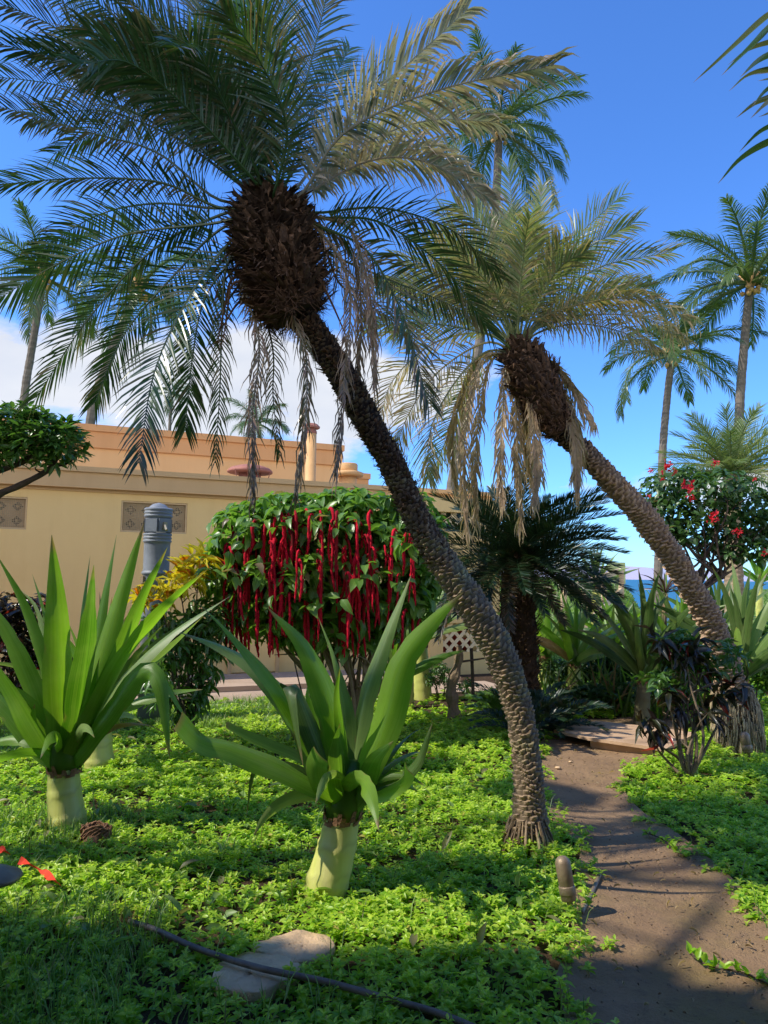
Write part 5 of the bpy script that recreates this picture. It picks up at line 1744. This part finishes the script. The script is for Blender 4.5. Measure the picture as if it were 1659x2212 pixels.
for i, (x_, y_, Y_) in enumerate(((1290, 1500, 9.0), (1350, 1500, 8.8), (1440, 1520, 8.6), (1530, 1510, 8.7), (1190, 1490, 9.2))):
    b = V((P(x_, y_, Y_).x, Y_, 0))
    t = thing('blade_plant', ['narrow bladed clump right of the bright crinum lily', 'narrow bladed clump in front of the low crinum lily', 'narrow bladed clump between the dark crinum lily and the leggy croton', 'narrow bladed clump against the foot of the pale ringed trunk', 'narrow bladed clump close to the right side of the cycad trunk'][i], 'plant', b, 'narrow bladed clumps')
    for k in range(22):
        pts = radial_pts(b + V((rnd.uniform(-.15, .15), rnd.uniform(-.1, .1), 0)), k * 2.4, rnd.uniform(.9, 1.5), rnd.uniform(.5, .9), rnd.uniform(.2, .9), n=4)
        strap('leaf', pts, .035, (M_crin_d, M_crin, M_crin_d)[k % 3], t, dry=.9 if k % 5 == 0 else 0, seed=900 + i * 40 + k)
# purple cordyline spike
cdb = V((P(1437, 1400, 9.8).x, 9.8, 0))
cdl = thing('cordyline', 'thin purple cordyline with drooping dead leaves against the sea', 'plant', cdb)
ctop = P(1437, 1280, 9.8)
mb = MB(); mb.tube([cdb, ctop], [.02, .015], 6); mb.build('stem', M_bark, cdl)
for k in range(14):
    pts = radial_pts(ctop, k * 2.4, .3 + .08 * k, .42, .9, n=4)
    strap('leaf', pts, .03, M_crotr, cdl, dry=.25, seed=k)
for k in range(10):
    strap('leaf', [ctop, ctop + V((.03 * math.cos(k), .03 * math.sin(k), -.05)), ctop + V((.05 * math.cos(k), .05 * math.sin(k), -.4))], .02, M_palm2, cdl, dry=1, seed=k)

# stump
sb = G(985, 1560)
st = thing('cut_stump', 'slanting cut branch stump with vine at the foot of the lattice wall', 'stump', sb)
mb = MB()
sp = spline([sb, P(975, 1490, sb.y), P(990, 1430, sb.y), P(992, 1395, sb.y)], 18)
mb.tube(sp, [.075 - .0022 * i + .01 * math.sin(i * 1.4) for i in range(18)], 12, disp=lambda i, j, th, r: r * (1 + .1 * math.sin(j * 2.6 + i)))
mb.build('stem', M_barkp, st)
mb = MB()
mb.tube(spline([P(1022, 1500, sb.y + .2), P(1020, 1440, sb.y + .2), P(1018, 1400, sb.y + .2)], 8), .02, 7); mb.tube([P(992, 1430, sb.y), P(1060, 1420, sb.y + .1)], [.014, .008], 6)
mb.build('twig', M_bark, st)

# ------------------------------------------------------------------ slab over the pit
sl = thing('wooden_hatch', 'weathered brown slab cover on a low block at the end of the dirt path', 'hatch', G(1340, 1620))
a, b_, c_, d_ = G(1245, 1612, .0), G(1300, 1572, 0), G(1490, 1582, 0), G(1455, 1636, 0)

def prism(mb, pts, z0, z1, cs=(0, 0, 0, 0)):
    n = len(pts)
    mb.add([(p[0], p[1], z0) for p in pts] + [(p[0], p[1], z1) for p in pts], [tuple(range(n))[::-1], tuple(range(n, 2 * n))] + [(i, (i + 1) % n, n + (i + 1) % n, n + i) for i in range(n)], cs)

def P_on(x, y, z):
    return G(x, y, z)

mb = MB()
prism(mb, [P_on(1275, 1598, .075), P_on(1300, 1576, .075), P_on(1480, 1590, .075), P_on(1434, 1622, .075)], -.03, .075)
mb.build('base_block', M_slab, sl)
mb = MB()
prism(mb, [P_on(1196, 1576, .11), P_on(1287, 1557, .11), P_on(1419, 1570, .11), P_on(1505, 1583, .11), P_on(1438, 1617, .11), P_on(1270, 1593, .11)], .082, .11)
mb.build('lid', M_slab, sl)

# ------------------------------------------------------------------ spot lights
def spotlight(label, b2, top2, r, group='garden spotlights'):
    b = G(*b2)
    D = b.y
    t = thing('garden_spotlight', label, 'spotlight', b, group)
    kn = P(b2[0] - 1, b2[1] - 34 * (3.5 / D), D)
    mb = MB(); mb.tube([b + V((0, 0, -.05)), kn], [.007, .009], 8); mb.build('stake', M_bronze, t)
    mb = MB(); mb.lathe(kn, [(.004, -.03), (.013, -.02), (.016, 0), (.013, .02), (.018, .025), (.018, .04), (.004, .045)], 12); mb.build('knuckle', M_brass, t, True)
    tp_ = P(*top2, D + .03)
    ax = (tp_ - kn).normalized()
    q = V((0, 0, 1)).rotation_difference(ax).to_matrix()
    L = (tp_ - kn).length
    mb = MB(); mb.lathe(kn, [(r * .4, .02), (r * .9, .025), (r * .97, .03), (r * .97, L * .5), (r, L * .5 + .002), (r, L - r * .9), (r * .86, L - r * .45), (r * .5, L - r * .1), (.001, L)], 26, q); mb.build('housing', M_bronze, t, True)
    mb = MB(); mb.lathe(kn, [(r * 1.02, .05), (r * 1.07, .055), (r * 1.07, .085), (r * 1.02, .09)], 26, q); mb.build('rim', M_bronze, t, True)
    return t

spotlight('bronze bullet spotlight on a stake at the edge of the dirt path', (1232, 1990), (1213, 1848), 17 / 1597 * 3.4)
spotlight('dark bullet spotlight beside the root mass of the pale ringed palm', (1618, 1650), (1606, 1580), 11 / 1597 * 6.2)
# conduit by the path
cp = [G(1255, 1985), G(1268, 1960), G(1285, 1925), G(1295, 1900)]
mb = MB(); mb.tube(spline([p + V((0, 0, .025)) for p in cp], 16), .012, 8); tag(mb.build('conduit', M_bronze, None, True), 'short grey conduit lying along the path edge by the near spotlight', 'pipe')
# path light hat at the left edge
hp = P(-8, 1895, 3.0)
pl_ = thing('path_light', 'bronze mushroom hat of a path light cut off by the left edge', 'path light', (hp.x, 3.0, 0))
mb = MB(); mb.lathe((hp.x, 3.0, hp.z), [(.085, -.012), (.095, 0), (.09, .01), (.03, .04), (.001, .045)], 30); mb.build('hat', M_bronze, pl_, True)
mb = MB(); mb.tube([(hp.x, 3.0, -.05), (hp.x, 3.0, hp.z)], .012, 10); mb.build('stem', M_bronze, pl_, True)
# hose
hs = [G(280, 1992, .05), G(340, 2012, .06), G(430, 2052, .07), G(560, 2093, .075), G(700, 2122, .075), G(830, 2158, .075), G(960, 2196, .07), G(1100, 2260, .07), G(1300, 2380, .05)]
mb = MB(); mb.tube([p + V((0, 0, .004)) for i, p in enumerate(spline(hs, 60))], .0125, 10); tag(mb.build('irrigation_pipe', M_hose, None, True), 'weathered black irrigation pipe lying across the foreground ground cover', 'pipe')
# stepping stones
for i, s in enumerate(stones):
    g = [G(*p) for p in s]
    mb = MB()
    mb2 = [(p.x, p.y) for p in spline([V((p.x, p.y, 0)) for p in g + [g[0]]], 33)[:-1]]
    cx = sum(p[0] for p in mb2) / 32; cy_ = sum(p[1] for p in mb2) / 32
    rings = []
    vs = []
    for k, (sc_, z) in enumerate(((1.03, 0), (1.02, .045), (.99, .050), (.6, .051), (.2, .051))):
        for j, (px_, py_) in enumerate(mb2):
            vs.append((cx + (px_ - cx) * sc_, cy_ + (py_ - cy_) * sc_, z + (.004 * math.sin(j * 1.3 + k) if k > 1 else 0)))
    fs = [(k * 32 + j, k * 32 + (j + 1) % 32, (k + 1) * 32 + (j + 1) % 32, (k + 1) * 32 + j) for k in range(4) for j in range(32)] + [tuple(range(128, 160))]
    mb.add(vs, fs)
    tag(mb.build('stepping_stone', M_stone, None, True), ['flat tan stepping stone just beyond the irrigation pipe', 'flat tan stepping stone on the near side of the irrigation pipe'][i], 'stepping stone', 'stepping stones')
# red tape
for i, pts in enumerate([[(-30, 1820), (10, 1838), (20, 1842)], [(42, 1858), (75, 1872), (100, 1888), (132, 1912)]]):
    g = [G(x, y, .12) for x, y in pts]
    sp = spline(g, 12)
    vs = []
    for k, p in enumerate(sp):
        w = V((.004, .012, .016 * math.cos(k * .9)))
        vs += [p - w, p + w]
    mb = MB(); mb.add(vs, [(2 * k, 2 * k + 2, 2 * k + 3, 2 * k + 1) for k in range(11)])
    tag(mb.build('marker_tape', M_redtape), ['short red plastic tape end touching the left edge', 'twisted strip of red plastic tape lying in the grass'][i], 'tape', 'red marker tapes')
# dried bulb beside crinum A
rb_ = G(205, 1835)
mb = MB(); rg = random.Random(3)
for k in range(46):
    a = rg.uniform(0, 2 * PI); rr_ = rg.uniform(.04, .09)
    c0 = rb_ + V((0, 0, .06))
    p = [c0 + V((math.cos(a + q * .5) * rr_, math.sin(a + q * .5) * .04, .06 * math.sin(q * .6) + rg.uniform(-.01, .03))) for q in range(5)]
    mb.tube(p, [.008, .007, .006, .005, .002], 5, cs=(rg.random(), .1, 0, 0))
mb.lathe(rb_ + V((0, 0, 0)), [(.05, 0), (.07, .04), (.05, .09), (.01, .11)], 12)
tag(mb.build('dried_bulb', M_sheath), 'dried curled brown bulb husk beside the left crinum stem', 'dry plant')
# pebbles on path
for i, (x, y, s, lb_) in enumerate([(1205, 1658, .022, 'pale flat pebble lying near the top of the dirt path'), (1232, 1645, .015, 'small yellowish pebble right of the pale flat one on the path')]):
    g = G(x, y, .02)
    mb = MB(); mb.lathe(g, [(.3 * s, -.4 * s), (s * 1.1, -.1 * s), (s, .25 * s), (.5 * s, .4 * s)], 9)
    tag(mb.build('pebble', M_stone, None, True), lb_, 'stone', 'pebbles on the path')
# soil crumbs on the path
gx = []; rs = np.random.RandomState(9)
n = 2600
x = rs.uniform(.4, 3.4, n); y = rs.uniform(2.4, 7, n)
k = in_poly(x, y, path_poly); x, y = x[k], y[k]; n = len(x)
v, f, c = leaves(np.stack([x, y, np.full(n, .025)], 1), rs.randn(n, 3) * np.array([1, 1, .3]), np.stack([rs.randn(n) * .5, rs.randn(n) * .5, np.ones(n)], 1), .012 * rs.uniform(.4, 1.6, n), .008, 0, 0, .3, .3)
tag(arr_obj('soil_litter', v, f, c, M_debris), 'crumbs of soil and dry litter on the dirt path', 'litter', kind='stuff')
n = 420
x = rs.uniform(.4, 3.4, n); y = rs.uniform(2.4, 7, n)
k = in_poly(x, y, path_poly); x, y = x[k], y[k]; n = len(x)
v, f, c = leaves(np.stack([x, y, np.full(n, .034)], 1), rs.randn(n, 3) * np.array([1, 1, .15]), np.stack([rs.randn(n) * .3, rs.randn(n) * .3, np.ones(n)], 1), .035 * rs.uniform(.5, 1.5, n), .010, rs.rand(n), 1.0, .2, .4)
tag(arr_obj('leaf_litter', v, f, c, M_palm2), 'dry leaf scraps scattered along the dirt path', 'litter', kind='stuff')
# vine twigs over the path
for i, pts in enumerate([[(1490, 2060), (1530, 2085), (1600, 2100), (1659, 2125)], [(1400, 1800), (1430, 1812), (1460, 1835), (1480, 1850)]]):
    g = [G(x, y, .03) for x, y in pts]
    t = thing('creeping_vine', ['creeping vine runner crossing the lower right of the path', 'short vine runner at the right rim of the path'][i], 'vine', g[0], 'vine runners on the path')
    mb = MB(); mb.tube(spline(g, 14), .004, 5); mb.build('stem', M_bark, t)
    ps_ = np.array([list(p) for p in spline(g, 9) for _ in range(4)]); n = len(ps_)
    v, f, c = leaves(ps_, NR.randn(n, 3) + np.array([0, 0, .8]), NR.randn(n, 3) * .3 + np.array([0, 0, 1]), .05, .03, NR.rand(n) * .6, 0)
    arr_obj('foliage', v, f, c, M_ground_leaf, t)

# ------------------------------------------------------------------ far lawn: timber frame, board
Yf = 12.0
fr_ = thing('timber_frame', 'pale new timber railing frame on the lawn mound', 'railing', P(1260, 1330, Yf))
mb = MB()

def bar(p, q, w, h):
    p, q = V(p), V(q)
    d = q - p
    rot = d.to_track_quat('X', 'Z').to_matrix()
    mb.box((p + q) / 2, (d.length, w, h), rot)

A_, B_ = P(1216, 1275, Yf), P(1345, 1232, Yf + 2.0)
for off in (0, .09):
    bar(A_ + V((0, off, 0)), B_ + V((0, off, 0)), .03, .09)
bar(A_ + V((0, .045, .03)), B_ + V((0, .045, .03)), .10, .02)
bar(A_ + V((.5, 0.04, -.42)), B_ + V((0, .04, -.35)), .05, .09)
mb.build('rail', M_wood, fr_)
for t_ in (.02, .33, .66, .98):
    mb = MB()
    p = A_.lerp(B_, t_)
    mb.box(p + V((0, .04, -.42)), (.09, .06, .82))
    mb.build('post', M_wood, fr_)
bdx = P(1332, 1238, 16)
bs = thing('notice_board', 'small yellow green board on the mound against the sea', 'board', (bdx.x, 16, 1))
mb = MB(); mb.box(bdx, (.36, .05, .46)); mb.build('panel', M_signg, bs)
mb = MB(); mb.box(bdx + V((0, .06, -.5)), (.05, .05, 1.0)); mb.build('post', M_signg, bs)
# lawn grass as stuff
rs = np.random.RandomState(17)
n = 26000
y = 11.5 + 19 * rs.rand(n) ** 1.3; q = rs.uniform(.16, .56, n); x = q * y
z = np.array([terrain_h(a, b) for a, b in zip(x, y)])
s = .05 + .004 * y
v, f, c = leaves(np.stack([x, y, z], 1), np.stack([rs.randn(n) * .5, rs.randn(n) * .5, np.ones(n)], 1), np.stack([rs.randn(n), -np.ones(n), rs.rand(n)], 1), s, s * .3, rs.rand(n), 0, .1, .2)
tag(arr_obj('lawn_grass', v, f, c, M_grass), 'bright mown lawn grass on the mounds toward the sea', 'lawn', kind='stuff')

# ------------------------------------------------------------------ light
ld = bpy.data.lights.new('sun', 'SUN')
ld.energy = 5.0
ld.angle = R(.55)
ld.color = (1, .94, .82)
lo = bpy.data.objects.new('sun', ld)
col.objects.link(lo)
lo.rotation_euler = (-SUN).to_track_quat('-Z', 'Y').to_euler()
w = bpy.data.worlds.new('World')
sc.world = w
w.use_nodes = True
nt = w.node_tree
nt.nodes.clear()
wo = nt.nodes.new('ShaderNodeOutputWorld')
sky = nt.nodes.new('ShaderNodeTexSky')
sky.sky_type = 'NISHITA'
sky.sun_disc = False
sky.sun_elevation = SE
sky.sun_rotation = math.atan2(sh.x, sh.y)
sky.altitude = 50
sky.air_density = 1.0
sky.dust_density = .3
sky.ozone_density = 3.0
hs_ = nt.nodes.new('ShaderNodeHueSaturation')
hs_.inputs['Saturation'].default_value = 1.0
hs_.inputs['Value'].default_value = 1.0
nt.links.new(sky.outputs[0], hs_.inputs['Color'])
bg = nt.nodes.new('ShaderNodeBackground')
bg.inputs[1].default_value = .112
nt.links.new(mixc(nt, 1.0, hs_.outputs[0], (.92, 1.6, 2.6), 'MULTIPLY'), bg.inputs[0])
tcw = nt.nodes.new('ShaderNodeTexCoord')
sxyz = nt.nodes.new('ShaderNodeSeparateXYZ')
nt.links.new(tcw.outputs['Generated'], sxyz.inputs[0])
zc = sxyz.outputs[2]
azr = mth(nt, 'DIVIDE', sxyz.outputs[0], mth(nt, 'MAXIMUM', sxyz.outputs[1], .05))
mpw = nt.nodes.new('ShaderNodeMapping')
mpw.inputs['Scale'].default_value = (1, 1, 2.1)
mpw.inputs['Location'].default_value = (.35, .1, .2)
nt.links.new(tcw.outputs['Generated'], mpw.inputs[0])
cn = noise(nt, 4.2, 9, mpw.outputs[0], .58)

def band(v, c, wdt):
    return mth(nt, 'SUBTRACT', 1.0, mth(nt, 'ABSOLUTE', mth(nt, 'DIVIDE', mth(nt, 'SUBTRACT', v, c), wdt)), None, True)

lm = mth(nt, 'MULTIPLY', band(zc, .25, .115), mth(nt, 'MULTIPLY_ADD', azr, -3.5, .7, True))
rm = mth(nt, 'MULTIPLY', band(zc, .12, .055), mth(nt, 'MULTIPLY_ADD', azr, 3.0, .1, True))
tot = mth(nt, 'ADD', mth(nt, 'MULTIPLY', lm, 1.35), mth(nt, 'MULTIPLY', rm, .95))
cm = mth(nt, 'MULTIPLY_ADD', mth(nt, 'ADD', mth(nt, 'MULTIPLY', tot, .42), mth(nt, 'MULTIPLY', mth(nt, 'SUBTRACT', cn, .5), 1.5)), 6.0, -1.35, True)
cn2 = noise(nt, 9, 5, mpw.outputs[0], .5)
cc_ = mixc(nt, mth(nt, 'MULTIPLY_ADD', cn2, 2, -.5, True), (.80, .84, .92), (1, 1, 1))
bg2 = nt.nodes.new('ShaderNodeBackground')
back = mth(nt, 'MULTIPLY', mth(nt, 'MULTIPLY_ADD', sxyz.outputs[1], -3.0, -.2, True), mth(nt, 'MULTIPLY', band(zc, .34, .30), 2.0, None, True))  # bright unseen clouds added behind the camera as fill for the shaded wall
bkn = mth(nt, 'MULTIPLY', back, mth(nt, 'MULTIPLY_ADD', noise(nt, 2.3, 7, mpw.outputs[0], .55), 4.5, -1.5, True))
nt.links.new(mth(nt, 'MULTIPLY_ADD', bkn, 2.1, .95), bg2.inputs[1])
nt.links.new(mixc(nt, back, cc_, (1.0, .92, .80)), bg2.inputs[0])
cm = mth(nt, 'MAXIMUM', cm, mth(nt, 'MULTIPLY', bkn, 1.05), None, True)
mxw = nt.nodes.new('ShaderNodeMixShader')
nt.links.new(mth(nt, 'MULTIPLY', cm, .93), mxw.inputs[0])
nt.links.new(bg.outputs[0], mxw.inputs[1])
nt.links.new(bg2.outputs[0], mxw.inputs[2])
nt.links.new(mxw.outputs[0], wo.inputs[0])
